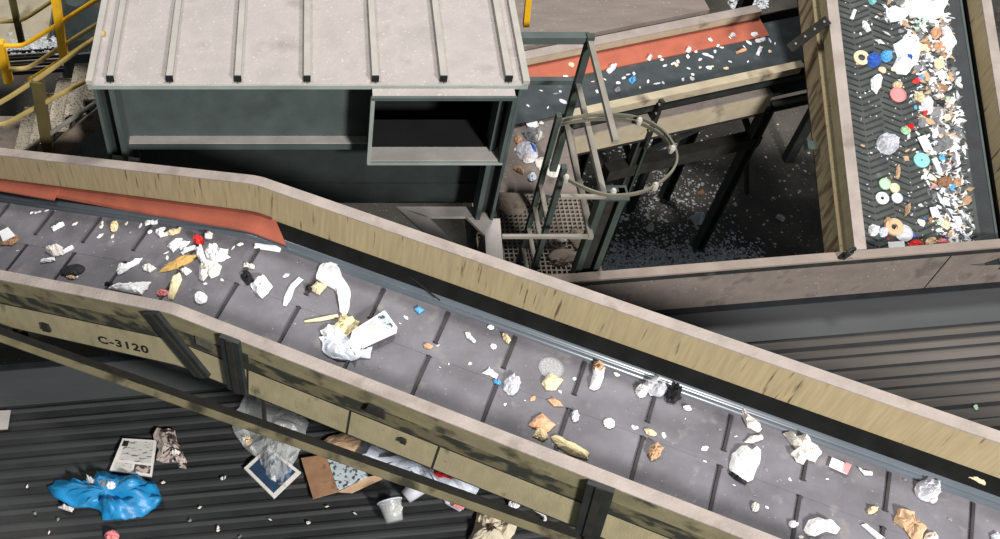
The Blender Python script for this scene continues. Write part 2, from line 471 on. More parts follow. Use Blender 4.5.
# stencilled number
cu = bpy.data.curves.new('number_text', 'FONT'); cu.body = 'C-3120'; cu.size = .155; cu.extrude = .001; cu.space_character = 1.18; cu.offset = .004
to = bpy.data.objects.new('tmp_text', cu); COL.objects.link(to)
dg = bpy.context.evaluated_depsgraph_get(); dg.update()
tm = bpy.data.meshes.new_from_object(to.evaluated_get(dg)); bpy.data.objects.remove(to)
sa, wa = near_face(99, 342.5)
mb = MB()
mb.add([Mp(sa + v.co.x, -.003 - v.co.z, wa + v.co.y) for v in tm.vertices], [tuple(p.vertices) for p in tm.polygons])
tag(mb.build('stencilled_number', 'ink', main), 'black stencilled number C-3120')
# lower guide bar hanging below the near panel
ba, bb = on_z(-60, 317.5, 3.62), on_z(640, 566, 3.62)
bb = bb + (bb - ba) * .5
gb = (bb - ba).normalized(); gn = Vector((gb.y, -gb.x, 0))
MB().bar(ba, bb, .066, .02).build('guide_bar_flange', 'olive_out', main)
MB().bar(ba - gn*.04 + Vector((0, 0, .06)), bb - gn*.04 + Vector((0, 0, .06)), .016, .14).build('guide_bar_web', 'grime', main)
for q in (.08, .335, .62, .93):
    p = ba.lerp(bb, q) - gn*.05
    s_, t_ = (p-K).dot(mu), (p-K).dot(mn)
    MB().bar(p, Mp(s_, .06, -.79), .03, .03, mu).build('hanger', 'grime', main)
for s in (ML + .2, MR - .2):
    for t in (.08, MWID - .08):
        p = Mp(s, t, -.80)
        MB().bar((p.x, p.y, 0), p, .12, .12, mu).build('leg', 'dark_steel', main)

# ================================================================== MACHINE HOUSING (big box)
HZ, HY = 5.2, 6.87
HX0, HX1 = -2.04, 2.0
HZB = 3.28
HYB = 8.7
hou = thing('machine_housing', 'large grey-green steel machine housing under a dusty ribbed roof', 'machine housing', ((HX0+HX1)/2, HY+1.3, 0))
seams = [on_z(px, 80, HZ).x for px in (111, 170, 238, 307, 375, 443, 508)]
edges = [HX0] + seams + [HX1]
for a, b in zip(edges[:-1], edges[1:]):
    MB().box((a + .004, HY, HZ - .03), (b - .004, HYB, HZ)).build('roof_panel', 'roof', hou)
for x in seams:
    rs_ = MB().box((x-.028, HY+.05, HZ), (x+.028, HYB, HZ+.06)).build('roof_seam', 'seam', hou)
    MB().box((x-.034, HY+.035, HZ-.002), (x+.034, HY+.052, HZ+.064)).build('seam_cap', 'void', rs_)
for x in (HX0 + .02, HX1 - .02):
    MB().box((x-.03, HY, HZ), (x+.03, HYB, HZ+.045)).build('roof_edge_rail', 'seam', hou)
MB().box((HX0, HY-.015, HZ-.045), (HX1, HY+.02, HZ-.002)).build('fascia', 'teal_l', hou)
lz = on_y(120, 143.5, HY+.16).z; lz2 = on_y(120, 150, HY+.16).z; dzb = on_y(369, 163, 6.74).z
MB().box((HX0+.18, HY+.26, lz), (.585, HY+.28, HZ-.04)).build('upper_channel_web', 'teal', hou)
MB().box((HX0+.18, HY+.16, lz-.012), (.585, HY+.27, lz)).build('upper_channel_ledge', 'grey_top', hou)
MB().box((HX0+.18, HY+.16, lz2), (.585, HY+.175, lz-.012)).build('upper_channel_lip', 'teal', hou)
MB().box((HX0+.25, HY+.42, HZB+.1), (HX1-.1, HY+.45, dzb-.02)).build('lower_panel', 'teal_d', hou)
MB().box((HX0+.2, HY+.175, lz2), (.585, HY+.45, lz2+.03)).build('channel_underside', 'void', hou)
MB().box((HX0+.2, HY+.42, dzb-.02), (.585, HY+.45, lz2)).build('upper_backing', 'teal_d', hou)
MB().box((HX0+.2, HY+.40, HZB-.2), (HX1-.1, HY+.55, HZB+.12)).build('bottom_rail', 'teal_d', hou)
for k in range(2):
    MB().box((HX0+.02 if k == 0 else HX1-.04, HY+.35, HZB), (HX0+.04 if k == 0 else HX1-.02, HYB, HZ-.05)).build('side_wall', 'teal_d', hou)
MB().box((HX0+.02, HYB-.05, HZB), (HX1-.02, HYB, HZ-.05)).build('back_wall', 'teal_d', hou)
# corner posts: H sections
for (x0, sgn) in ((HX0 + .04, 1), (HX1 - .04, -1)):
    zb = HZB - .02
    MB().box(tuple((min(x0, x0+sgn*.03), HY+.0, zb)), (max(x0, x0+sgn*.03), HY+.24, HZ-.045)).build('post_flange', 'teal', hou)
    x1 = x0 + sgn*.14
    MB().box((min(x1, x1+sgn*.05), HY+.0, zb), (max(x1, x1+sgn*.05), HY+.24, HZ-.045)).build('post_flange', 'teal', hou)
    MB().box((min(x0, x1), HY+.11, zb), (max(x0, x1), HY+.125, HZ-.045)).build('post_web', 'teal_d', hou)
    MB().box((x0 - .05, HY+.05, 0), (x0 + .05, HY+.18, zb)).build('leg', 'dark_steel', hou)
# gusset foot at the left post
lx = HX0 + .05
MB().prism([(lx-.02, HY-.01, 4.18), (lx+.05, HY-.01, 4.18), (lx+.09, HY-.01, 3.75), (lx-.08, HY-.01, 3.75)], (0, .02, 0)).build('post_gusset', 'teal', hou)
MB().bar((lx, HY+.02, 4.22), (lx+.28, HY+.02, 4.16), .03, .05).build('post_strut', 'teal_l', hou)
MB().bar((HX0+.0, HY-.06, 4.0), (HX0-.5, HY+.55, 3.55), .05, .08).build('post_strut', 'teal', hou)
# square duct stub
dy = 6.74
dA, dB = on_y(376, 97.5, dy), on_y(513, 100, dy)
dx0, dx1, dzt = dA.x, dB.x, (dA.z + dB.z)/2
dzb = on_y(369, 163, dy).z
duct = MB()
th = .022
MB().box((dx0-.03, dy, dzt), (dx1+.02, HY+.05, dzt+.02)).build('duct_top', 'roof', hou)
MB().box((dx0-.03, dy, dzb), (dx0-.03+th, HY+1.75, dzt)).build('duct_side', 'teal', hou)
MB().box((dx1, dy, dzb), (dx1+th, HY+1.75, dzt)).build('duct_side', 'teal', hou)
MB().box((dx0-.008, dy+.01, dzb+.006), (dx1, dy+.19, dzb+.022)).build('duct_floor', 'grey_top', hou)
MB().box((dx0-.03, dy, dzb-.015), (dx1+th, dy+.19, dzb+.006)).build('duct_floor_plate', 'teal', hou)
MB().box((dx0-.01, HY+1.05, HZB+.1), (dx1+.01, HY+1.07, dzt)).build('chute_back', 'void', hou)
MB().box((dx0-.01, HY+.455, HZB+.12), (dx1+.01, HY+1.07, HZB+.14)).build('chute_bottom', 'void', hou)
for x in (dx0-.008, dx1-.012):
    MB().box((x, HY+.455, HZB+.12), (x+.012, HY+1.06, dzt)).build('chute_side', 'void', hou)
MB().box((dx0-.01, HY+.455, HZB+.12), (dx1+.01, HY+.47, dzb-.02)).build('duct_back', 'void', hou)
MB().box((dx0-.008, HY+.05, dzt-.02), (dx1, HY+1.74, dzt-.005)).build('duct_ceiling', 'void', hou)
MB().box((dx0-.008, dy+.19, dzb-.015), (dx1, HY+.46, dzb+.004)).build('duct_floor_shade', 'void', hou)  # rear floor coloured black for the darkness inside the duct
MB().bar((dx0-.04, dy-.008, dzt+.005), (dx1+.03, dy-.008, dzt+.005), .03, .035).build('duct_rim', 'teal', hou)
MB().bar((dx0-.04, dy-.008, dzb), (dx1+.03, dy-.008, dzb), .03, .03).build('duct_rim', 'teal_l', hou)
MB().box((dx0-.045, dy-.02, dzb), (dx0-.008, dy+.01, dzt)).build('duct_rim', 'teal_l', hou)
MB().box((dx1-.004, dy-.02, dzb), (dx1+.03, dy+.01, dzt)).build('duct_rim', 'teal', hou)
# base plate with the triangular opening
bz = 3.26
def bp(px, py): return on_z(px, py, bz)
out = [(396, 207), (487, 207), (489, 219), (500, 219), (505, 268), (478, 272), (400, 210)]
o1 = [(396, 207), (487, 207), (480, 217), (425, 217)]
o2 = [(487, 207), (489, 219), (500, 219), (504, 268), (487, 268), (485, 236), (466, 217), (480, 215)]
o3 = [(396, 207), (428, 217), (478, 266), (462, 266)]
for poly in (o1, o2, o3):
    MB().prism([bp(*q) for q in poly], (0, 0, -.035)).build('base_plate', 'grey_top', hou)
MB().bar(on_z(475, 222, 2.9), on_z(470, 262, 2.9), .07, .08).build('base_stiffener', 'teal', hou)

# ================================================================== GUARD RAIL + LADDER + PLATFORM
gx, gy, gyn = 2.70, 7.58, 6.06
gr = thing('guard_rail', 'grey-green square-tube guard rail beside the housing', 'guard rail', (gx, gy, 2.4))
MB().bar((gx, gy, 2.4), (gx, gy, 5.18), .07, .07, (0, 1, 0)).build('post', 'green_steel', gr)
for z, y1 in ((5.12, 6.22), (4.57, gyn), (4.0, gyn-.03)):
    MB().bar((gx, gy, z), (gx, y1, z), .05, .05).build('rail', 'pipe', gr)
MB().bar((HX1, gy+.03, 5.12), (gx, gy+.03, 5.12), .09, .08).build('rail', 'teal', gr)
MB().bar((HX1, gy+.03, 4.57), (gx, gy+.03, 4.57), .06, .06).build('rail', 'teal', gr)
MB().bar((gx, gyn, 4.57), (HX1+.3, gyn, 4.57), .035, .035).build('rail', 'pipe', gr)
MB().bar((gx, gyn-.01, 4.0), (1.85, gyn-.01, 4.0), .035, .035).build('rail', 'pipe', gr)

PZ = 2.40
plat = thing('grating_platform', 'dusty open steel grating platform at the foot of the ladder', 'platform', on_z(545, 235, 0))
g0, g1 = on_z(492, 268, PZ), on_z(592, 190, PZ)
gx0, gx1, gy0, gy1 = 1.95, on_z(588, 230, PZ).x, 6.55, on_z(545, 180, PZ).y
mb = MB(); n = int((gx1-gx0)/.055)
for i in range(n+1):
    x = gx0 + (gx1-gx0)*i/n
    mb.box((x-.009, gy0, PZ-.04), (x+.009, gy1, PZ))
o = mb.build('bearing_bars', 'grate', plat); tag(o, kind='stuff')
mb = MB(); n = int((gy1-gy0)/.06)
for i in range(n+1):
    y = gy0 + (gy1-gy0)*i/n
    mb.box((gx0, y-.009, PZ-.03), (gx1, y+.009, PZ-.002))
o = mb.build('cross_bars', 'grate', plat); tag(o, kind='stuff')
MB().box((gx0, gy0-.05, PZ-.12), (gx1+.05, gy0-.002, PZ+.01)).build('toe_beam', 'green_steel', plat)
MB().box((gx1, gy0, PZ-.12), (gx1+.06, gy1, PZ+.01)).build('edge_beam', 'dust', plat)
MB().box((gx0, gy0, PZ-.6), (gx1, gy1, PZ-.58)).build('under_plate', 'grime', plat)
for x, y in ((gx0+.3, gy1-.1), (gx1-.05, gy1-.1), (gx1-.02, gy0+.12), (gx0+.3, gy0+.1)):
    MB().box((x-.06, y-.06, 0), (x+.06, y+.06, PZ-.05)).build('leg', 'dark_steel', plat)
# dust covered sheet beyond the grating
dk = [on_z(px, py, 3.20) for px, py in ((496, 187), (582, 192), (569, 112), (498, 119))]
mb = MB()
ed = [dk[0], dk[1]]
prof = []
for a in range(6):
    an = rad(a*18); prof.append((-.10*math.sin(an), -.10 + .10*math.cos(an)))
vs = []
for e, far in ((dk[0], dk[3]), (dk[1], dk[2])):
    vs.append(far + Vector((0, 0, .05)))
    for dy_, dz_ in prof: vs.append(e + Vector((0, dy_ + .08, .05 + dz_)))
n = len(prof) + 1
mb.add(vs, [(i, i+1, n+i+1, n+i) for i in range(n-1)])
low = [v - Vector((0, 0, .015)) for v in vs]
mb.add(low, [(n+i, n+i+1, i+1, i) for i in range(n-1)])
mb.build('dusty_deck_sheet', 'deck', plat, True)
dh = MB()
def heap(mb, c, rx, ry, h, nr=5, ns=18, amp=.35):
    c = Vector(c); vs = [c + Vector((0, 0, h))]; fs = []
    for i in range(1, nr+1):
        f_ = i/nr
        for k in range(ns):
            a = 2*math.pi*k/ns
            wob = 1 + amp*noise.noise(Vector((math.cos(a)*1.4, math.sin(a)*1.4, c.x*3)))
            z = h*(1-f_*f_) * (1 + amp*noise.noise(Vector((rx*f_*math.cos(a)*9, ry*f_*math.sin(a)*9, c.y))))
            vs.append(c + Vector((rx*f_*wob*math.cos(a), ry*f_*wob*math.sin(a), max(0, z))))
    for k in range(ns): fs.append((0, 1+k, 1+(k+1) % ns))
    for i in range(nr-1):
        for k in range(ns):
            a, b = 1+i*ns+k, 1+i*ns+(k+1) % ns
            fs.append((a, a+ns, b+ns, b))
    fs.append(tuple(1+(nr-1)*ns+k for k in range(ns))[::-1])
    mb.add(vs, fs)
heap(dh, on_z(567, 258, PZ), .26, .12, .09)
heap(dh, on_z(580, 240, PZ), .14, .18, .07)
tag(dh.build('dust_heap', 'dust', None, True), 'heap of brown dust on the near edge of the grating', 'dust', kind='stuff')

lx, ly0, ly1 = 2.38, 6.93, 6.40
lad = thing('caged_ladder', 'dark vertical steel ladder with a bolted half-round cage hoop', 'ladder', (lx, 6.66, PZ))
zt = on_y(557, 115, ly0).z; zt1 = on_y(567, 167, ly1).z
MB().bar((lx, ly0, PZ+.01), (lx, ly0, zt), .05, .07, (0, 1, 0)).build('stile', 'green_steel', lad)
MB().bar((lx, ly1, 2.0), (lx, ly1, zt1), .05, .07, (0, 1, 0)).build('stile', 'green_steel', lad)
for k in range(5):
    z = on_y(541, 184, ly0).z - .35*k
    MB().bar((lx, ly0, z), (lx, ly1, z), .045, .035).build('rung', 'pipe', lad)
# hoop
hz = zt - .07
hpx = [(556, 122), (580, 117), (610, 115), (640, 119), (661, 130), (673, 145), (677, 160), (671, 173), (657, 185), (640, 193), (618, 196), (600, 194), (583, 188), (566, 179)]
hpts = [on_z(px, py, hz) for px, py in hpx]
# smooth + flat bar band
def catmull(P, k=4):
    out = []
    for i in range(len(P)-1):
        p0, p1, p2, p3 = P[max(0, i-1)], P[i], P[i+1], P[min(len(P)-1, i+2)]
        for j in range(k):
            t = j/k
            out.append(.5*((2*p1) + (p2-p0)*t + (2*p0-5*p1+4*p2-p3)*t*t + (3*p1-p0-3*p2+p3)*t**3))
    return out + [P[-1]]
hs = catmull(hpts)
def band(mb, P, th, h):
    vs = []
    for i, p in enumerate(P):
        d = (P[min(i+1, len(P)-1)] - P[max(0, i-1)]).normalized(); x = d.cross(Vector((0, 0, 1))) * th/2
        for q, z in ((-1, -1), (1, -1), (1, 1), (-1, 1)): vs.append(p + x*q + Vector((0, 0, z*h/2)))
    fs = []
    for i in range(len(P)-1):
        for k in range(4): fs.append((i*4+k, i*4+(k+1) % 4, i*4+4+(k+1) % 4, i*4+4+k))
    fs += [(3, 2, 1, 0), tuple(range(len(vs)-4, len(vs)))]
    mb.add(vs, fs)
mb = MB(); band(mb, hs, .018, .036); hp_ = mb.build('cage_hoop', 'hoop', lad)
mb = MB(); band(mb, [p + (p - hs[28]).normalized()*.0 + Vector((0, 0, -.06)) for p in hs[:20]], .02, .03); mb.build('hoop_splice', 'hoop', lad)
for px, py in ((639, 122), (672, 150), (655, 187), (613, 193), (566, 179)):
    c = on_z(px, py, hz)
    MB().lathe(c - Vector((0, 0, .04)), (0, 0, 1), [(.026, 0), (.03, .03), (.03, .06), (.018, .085)], 8).build('hoop_bolt', 'bolt', hp_)

# ================================================================== CONVEYOR B (back, with orange skirts)
BA = rad(16.2)
bu, bn = Vector((math.cos(BA), math.sin(BA), 0)), Vector((-math.sin(BA), math.cos(BA), 0))
B0 = on_z(606, 103, 3.5)
def Bp(s, t, w): return B0 + bu*s + bn*t + Vector((0, 0, w))
con = thing('skirted_conveyor', 'small dark belt conveyor with a wide orange skirt behind the ladder', 'conveyor', Bp(1, .5, -3.5))
def bsweep(name, m, prof, s0=-1.1, s1=3.4): return MB().sweep(prof, [lambda t, w, s=s: Bp(s, t, w) for s in (s0, s1)]).build(name, m, con)
bsweep('near_rail_flange', 'cream_b', rect(-.10, .01, -.014, 0), -.5, 2.55)
bsweep('near_rail_board', 'cream_b', rect(-.10, -.088, -.10, -.014), -.5, 2.5)
bsweep('near_rail_recess', 'void', rect(.0, .012, -.40, -.014), -.5, 3.4)
bsweep('near_channel_flange', 'dusty_top', rect(-.11, .0, -.36, -.345), -.4, 2.25)
bsweep('near_channel', 'cream_b', rect(-.11, -.098, -.66, -.36), -.4, 2.25)
bsweep('near_channel_foot', 'grime', rect(-.11, .05, -.70, -.66), -.4, 3.4)
bsweep('inner_pipe', 'dark_steel', rect(-.07, -.02, -.24, -.17), -.4, 3.4)
bsweep('belt', 'belt_b', rect(.14, .93, -.22, -.20))
bsweep('far_rail_flange', 'dusty_top', rect(.94, 1.075, -.014, 0), -.8, 2.6)
bsweep('far_rail_board', 'cream_b', rect(.94, .952, -.13, -.014), -.8, 2.6)
bsweep('far_channel', 'grime', rect(1.0, 1.02, -.66, -.13))
bsweep('orange_skirt', 'orange', [(.945, -.125), (.945, -.143), (.69, -.203), (.69, -.185)], -.9, 2.62)
bsweep('skirt_clamp_strip', 'orange_d', rect(.93, .945, -.145, -.105), -.8, 2.6)
bsweep('return_belt', 'black_rubber', rect(.05, .95, -.60, -.58))
for s in (.6,):
    bk_ = MB().bar(Bp(s+.05, -.11, -.02), Bp(s+.05, -.11, -.80), .10, .05, bu).build('bracket', 'dark_steel', con)
    for w in (-.06, -.2, -.34, -.48):
        MB().lathe(Bp(s+.02, -.138, w), -bn, [(.016, 0), (.016, .02)], 6).build('bracket_bolt', 'pipe', bk_)
for s in (.66, 2.35):
    for t in (-.04, .98):
        a = Bp(s, t, -.66)
        for ds in (-.055, .055):
            MB().box((a.x+ds-.012, a.y-.07, 0), (a.x+ds+.012, a.y+.07, a.z)).build('leg_flange', 'green_steel', con)
        MB().box((a.x-.05, a.y-.01, 0), (a.x+.05, a.y+.01, a.z)).build('leg_web', 'grime', con)
    MB().bar(Bp(s, 0, -1.2), Bp(s, .98, -.72), .06, .06).build('brace', 'dark_steel', con)
MB().bar(Bp(.3, -.02, -1.25), Bp(2.45, -.02, -1.25), .16, .18).build('cross_beam', 'grime', con)
MB().bar(Bp(.9, .1, -1.2), Bp(2.2, .1, -.70), .06, .06).build('brace', 'dark_steel', con)
MB().bar(Bp(1.2, .5, -.7), Bp(1.0, .5, -3.5), .09, .09, bu).build('leg', 'dark_steel', con)
MB().bar(Bp(1.75, .9, -.7), Bp(1.75, .9, -3.5), .09, .09, bu).build('leg', 'dark_steel', con)
MB().bar(Bp(2.5, .1, -1.6), Bp(2.9, .1, -2.6), .05, .05, bu).build('brace', 'dark_steel', con)
# green column between ladder and back conveyor
cp = on_y(613, 193, gyn + .12)
cl = thing('steel_stanchion', 'dark green steel stanchion under the cage hoop', 'stanchion', (cp.x, cp.y, 0))
mb = cp
for dx in (-.09, .09):
    MB().box((cp.x+dx-.03, cp.y-.06, 0), (cp.x+dx+.03, cp.y+.06, cp.z)).build('column_flange', 'green_steel', cl)
MB().box((cp.x-.07, cp.y-.01, 0), (cp.x+.07, cp.y+.01, cp.z)).build('column_web', 'grime', cl)
MB().box((cp.x-.14, cp.y-.09, cp.z-.02), (cp.x+.14, cp.y+.09, cp.z)).build('cap_plate', 'green_steel', cl)
# dusty deck behind conveyor B
mb = MB()
dp = [Bp(-.75, 1.11, .1), Bp(1.95, 1.11, .1), Bp(2.3, 3.2, .1), Bp(-.3, 3.6, .1)]
mb.prism([p + Vector((0, 0, -.06)) for p in dp], (0, 0, -.06))
dd = mb.build('dusty_cover', 'deck'); tag(dd, 'flat brown dust-covered deck behind the orange skirt', 'deck')
for p in dp: pass

# ================================================================== CONVEYOR C (steep, upper right)
cd = Vector((.13, 3.53, 1.41)).normalized()
cn = Vector((cd.y, -cd.x, 0)).normalized()
cN = cn.cross(cd)
C0 = on_z(867, 252, 3.40)
def Cp(s, t, w): return C0 + cd*s + cn*t + cN*w
def c_t(px, py, w=0): return (on_plane(px, py, C0 + cN*w, cN) - C0).dot(cn)
CB = -.30
def on_c(px, py, w=CB):
    return on_plane(px, py, C0 + cN*w, cN)
cw = 1.22
steep = thing('steep_conveyor', 'steep chevron belt conveyor heaped with litter at upper right', 'conveyor', Cp(1.5, .6, 0) * 1.0)
steep.location.z = 0
def csweep(name, m, prof, s0=-.02, s1=5.2): return MB().sweep(prof, [lambda t, w, s=s: Cp(s, t, w) for s in (s0, s1)]).build(name, m, steep)
csweep('left_rail_flange', 'dusty_top', rect(-.12, .0, -.014, 0))
csweep('left_rail_board', 'cream_out', rect(-.12, -.108, -.16, -.014))
csweep('left_recess', 'grime', rect(-.06, -.048, -.40, -.1))
csweep('left_channel', 'streaked', rect(-.12, -.108, -.62, -.27))
csweep('left_channel_flange', 'cream_in', rect(-.14, -.05, -.27, -.258))
csweep('left_channel_foot', 'grime', rect(-.12, -.02, -.64, -.62))
csweep('belt', 'belt_c', rect(-.02, 1.38, CB-.02, CB))
csweep('right_seal', 'black_rubber', [(1.38, CB-.02), (1.50, CB+.03), (1.50, CB+.05), (1.38, CB)])
csweep('right_seal_bead', 'teal', rect(1.50, 1.525, CB+.02, CB+.06))
csweep('right_recess', 'grime', rect(1.61, 1.62, -.50, -.12))
csweep('right_rail_board', 'cream_in', rect(1.575, 1.587, -.235, -.014))
csweep('right_rail_flange', 'dusty_top', rect(1.575, 1.68, -.014, 0))
csweep('right_channel', 'cream_out', rect(1.64, 1.655, -.75, -.2))
csweep('return_belt', 'black_rubber', rect(.0, 1.45, -.6, -.58))
for k in range(48):
    s = .0 + k*.074
    for col in range(3):
        tA = .10 + col*.42 
        off = .037 if col % 2 else 0
        mb = MB()
        mb.bar(Cp(s + off + .08, tA, CB + .003), Cp(s + off, tA + .19, CB + .003), .013, .012, cN)
        mb.bar(Cp(s + off + .08, tA + .40, CB + .003), Cp(s + off, tA + .21, CB + .003), .013, .012, cN)
        mb.build('chevron_cleat', 'chevron', steep)
ha_ = MB().bar(on_c(790, 49, -.3), on_c(828, 20, .03), .10, .07, cN).build('hinge_arm', 'grime', steep)
for q in (.1, .35, .6, .85):
    p = on_c(790, 49, -.3).lerp(on_c(828, 20, .03), q) + cN*.036
    MB().lathe(p, cN, [(.014, 0), (.014, .02)], 6).build('arm_bolt', 'pipe', ha_)
p = on_c(815, 146, -.42)
MB().bar(p - cn*.09 , p + cn*.02, .10, .025, cN).build('clip_bracket', 'green_steel', steep)
MB().bar(p - cn*.09 + cN*.05, p - cn*.09 - cN*.05, .10, .025, cn).build('clip_bracket', 'green_steel', steep)
for s, t in ((4.6, -.08), (4.6, 1.6), (.5, 1.6)):
    q = Cp(s, t, -.75)
    MB().box((q.x-.07, q.y-.07, 0), (q.x+.07, q.y+.07, q.z+.2)).build('leg', 'dark_steel', steep)

# ================================================================== STAIRS (upper left)
SK = .93                                         # rise per run
sy0, sy1 = 7.62, 8.42
st = thing('steel_stairs', 'checker plate steel stairs climbing behind the housing', 'stairs', (-3.0, 8.0, 0))
sx = on_y(93, 113, sy0)                          # a point on the near stringer
def nose(x): return sx.z + SK*(x - sx.x)
for i in range(5):
    x1 = sx.x + .18 - i*.235
    z = nose(x1) + .02
    MB().box((x1-.25, sy0, z-.03), (x1, sy1, z)).build('tread', 'tread', st)
    MB().box((x1-.26, sy0, z-.23), (x1-.245, sy1, z-.02)).build('riser', 'tread', st)
xa, xb = sx.x - 1.0, sx.x + .16
for y in (sy0 - .03, sy1 + .03):
    MB().bar((xa, y, nose(xa) - .08), (xb, y, nose(xb) - .08), .05, .18).build('stringer', 'dust', st)
zl = nose(xa)
MB().box((xa-2.2, sy0-.05, zl-.08), (xa+.05, sy1+.1, zl+.0)).build('landing', 'dust', st)
for x, y in ((xa-1.8, sy0), (xa-.1, sy0), (xa-.1, sy1), (xb, sy1), (xb-.1, sy0+.3)):
    z = min(nose(x), zl if x < xa else 99) - .1
    MB().box((x-.05, y-.05, 0), (x+.05, y+.05, max(z, .3))).build('leg', 'dark_steel', st)
def railing(name, label, y, rails, posts, m):
    r = thing(name, label, 'handrail', on_y(40, 120, y))
    for pts, mm in rails:
        P3 = [on_y(px, py, y) for px, py in pts]
        MB().tube(catmull(P3, 3), .026, 8).build('rail', mm, r, True)
    for a, b, mm, w in posts:
        pa, pb = on_y(*a, y), on_y(*b, y)
        MB().bar(pa, pb, w, w, (0, 1, 0)).build('post', mm, r)
    return r
railing('stair_handrail', 'dusty handrail on the near side of the steel stairs', sy0 - .06,
        [([(-30, 120), (0, 103), (15, 94), (45, 74), (104, 33)], 'yellow_d'),
         ([(-30, 128), (0, 125), (12, 121), (30, 111), (97, 75)], 'yellow_d'),
         ([(-10, 172), (12, 160), (50, 134), (96, 103)], 'pipe')],
        [((37, 80), (50, 160), 'olive_post', .11)], 'yellow_d')
railing('stair_handrail', 'bright yellow handrail on the far side of the steel stairs', sy1 + .06,
        [([(-20, 46), (0, 46), (18, 46), (28, 43), (62, 22), (106, -6)], 'yellow'),
         ([(-20, 68), (0, 69), (22, 69), (34, 65), (60, 48), (100, 23)], 'yellow_d'),
         ([(28, 81), (45, 71), (70, 55), (100, 35)], 'yellow')],
        [((55, -6), (64, 58), 'yellow', .085), ((-1, 42), (9, 82), 'yellow', .09)], 'yellow')
railing('stair_handrail', 'thin tan handrail behind the yellow one, topmost at left', sy1 + 1.2,
        [([(-20, 23), (0, 22), (18, 21), (30, 16), (60, -4)], 'yellow_d')],
        [((11, -6), (22, 44), 'olive_post', .07)], 'yellow_d')
# floor parts beyond the stairs
fz = 2.4
bf = MB().prism([on_z(px, py, fz) for px, py in ((-60, 56), (46, 46), (58, -30), (-60, -30))], (0, 0, -.08)).build('concrete_slab', 'beige_floor')
tag(bf, 'beige concrete slab beyond the yellow handrail', 'slab')
gt = thing('floor_grating', 'dark barred floor grating under the yellow handrail', 'grating', on_z(35, 62, fz - .04))
for i in range(7):
    a, b = on_z(3, 54 + i*3.4, fz), on_z(64, 50 + i*3.4, fz)
    MB().bar(a, b, .02, .06).build('grating_bar', 'pipe' if i % 2 else 'dark_steel', gt)
cy = on_z(80, 18, 2.6)
tank = thing('steel_drum', 'grey conical steel vessel between the yellow handrail and the housing', 'vessel', (cy.x, cy.y, 0))
MB().lathe((cy.x, cy.y, 0), (0, 0, 1), [(.42, 0), (.42, 2.3), (.36, 2.5), (.14, 2.9), (.10, 2.9)], 20).build('shell', 'teal', tank, False)
MB().lathe((cy.x, cy.y, 2.28), (0, 0, 1), [(.45, 0), (.45, .05)], 20).build('flange', 'teal', tank)
yp = on_y(526, 26, 8.2); yq = on_y(530, -15, 8.2)
tag(MB().bar(yp, yq, .06, .06, (0, 1, 0)).build('yellow_post', 'yellow'), 'short yellow post at the right edge of the dusty roof', 'post')

# ================================================================== LITTER
def subdiv(poly, n):
    L = [(poly[i], poly[(i+1) % len(poly)]) for i in range(len(poly))]
    ln = [math.hypot(b[0]-a[0], b[1]-a[1]) for a, b in L]; tot = sum(ln); out = []
    for (a, b), l in zip(L, ln):
        k = max(1, round(n*l/tot))
        for j in range(k):
            t = j/k; out.append((a[0]+(b[0]-a[0])*t, a[1]+(b[1]-a[1])*t))
    return out
def sheet_mesh(mb, pts, nrm, h, crumple, seed, n0=0.003, rings=(0, .22, .42, .6, .77, .9, 1.0)):
    """pts: outline on the surface; a crumpled closed sheet or lump on it"""
    n = len(pts); c = sum(pts, Vector()) / n
    R = sum((p-c).length for p in pts)/n
    vs, fs = [], []
    for f_ in rings[1:]:
        for p in pts:
            q = c + (p-c)*f_
            nz_ = noise.noise((q-c)*(1.9/R) + Vector((seed*3.1, seed*1.7, seed)))
            rg = abs(noise.noise((q-c)*(3.2/R) + Vector((seed, seed*2.3, seed*.7)))) + .5*abs(noise.noise((q-c)*(7.5/R) + Vector((seed*2, seed*.3, seed))))
            z = h*(1-f_**3)*.75 + crumple*h*(.75*nz_ + .9*(.35-rg))
            vs.append(q + nrm*max(n0 + .004, z + n0 + .006))
    vs.append(c + nrm*(n0 + .006 + h*(.75 + crumple*.5*noise.noise(Vector((seed, 1, 2))))))
    ci = len(vs) - 1
    m = len(rings) - 1
    fs += [(ci, k, (k+1) % n) for k in range(n)]
    for i in range(m-1):
        fs += [(i*n+k, (i+1)*n+k, (i+1)*n+(k+1) % n, i*n+(k+1) % n) for k in range(n)]
    b0 = len(vs)
    vs += [p + nrm*n0*.4 for p in pts]
    fs += [((m-1)*n+k, b0+k, b0+(k+1) % n, (m-1)*n+(k+1) % n) for k in range(n)]
    fs.append(tuple(range(b0, b0+n))[::-1])
    mb.add(vs, fs)
SEED = [0]
def S_main(px, py):
    p = on_main(px, py, BW + .004); s = (p-K).dot(mu); return p, m_normal(s)
def S_wide(px, py): return on_z(px, py, 2.732), Vector((0, 0, 1))
def S_c(px, py): return on_c(px, py, CB + .004), cN
def S_b(px, py): return on_z(px, py, B0.z - .198), Vector((0, 0, 1))
DZ = 3.20
def S_plat(px, py): return on_z(px, py, DZ + .055), Vector((0, 0, 1))
def S_floor(px, py): return on_z(px, py, .002), Vector((0, 0, 1))
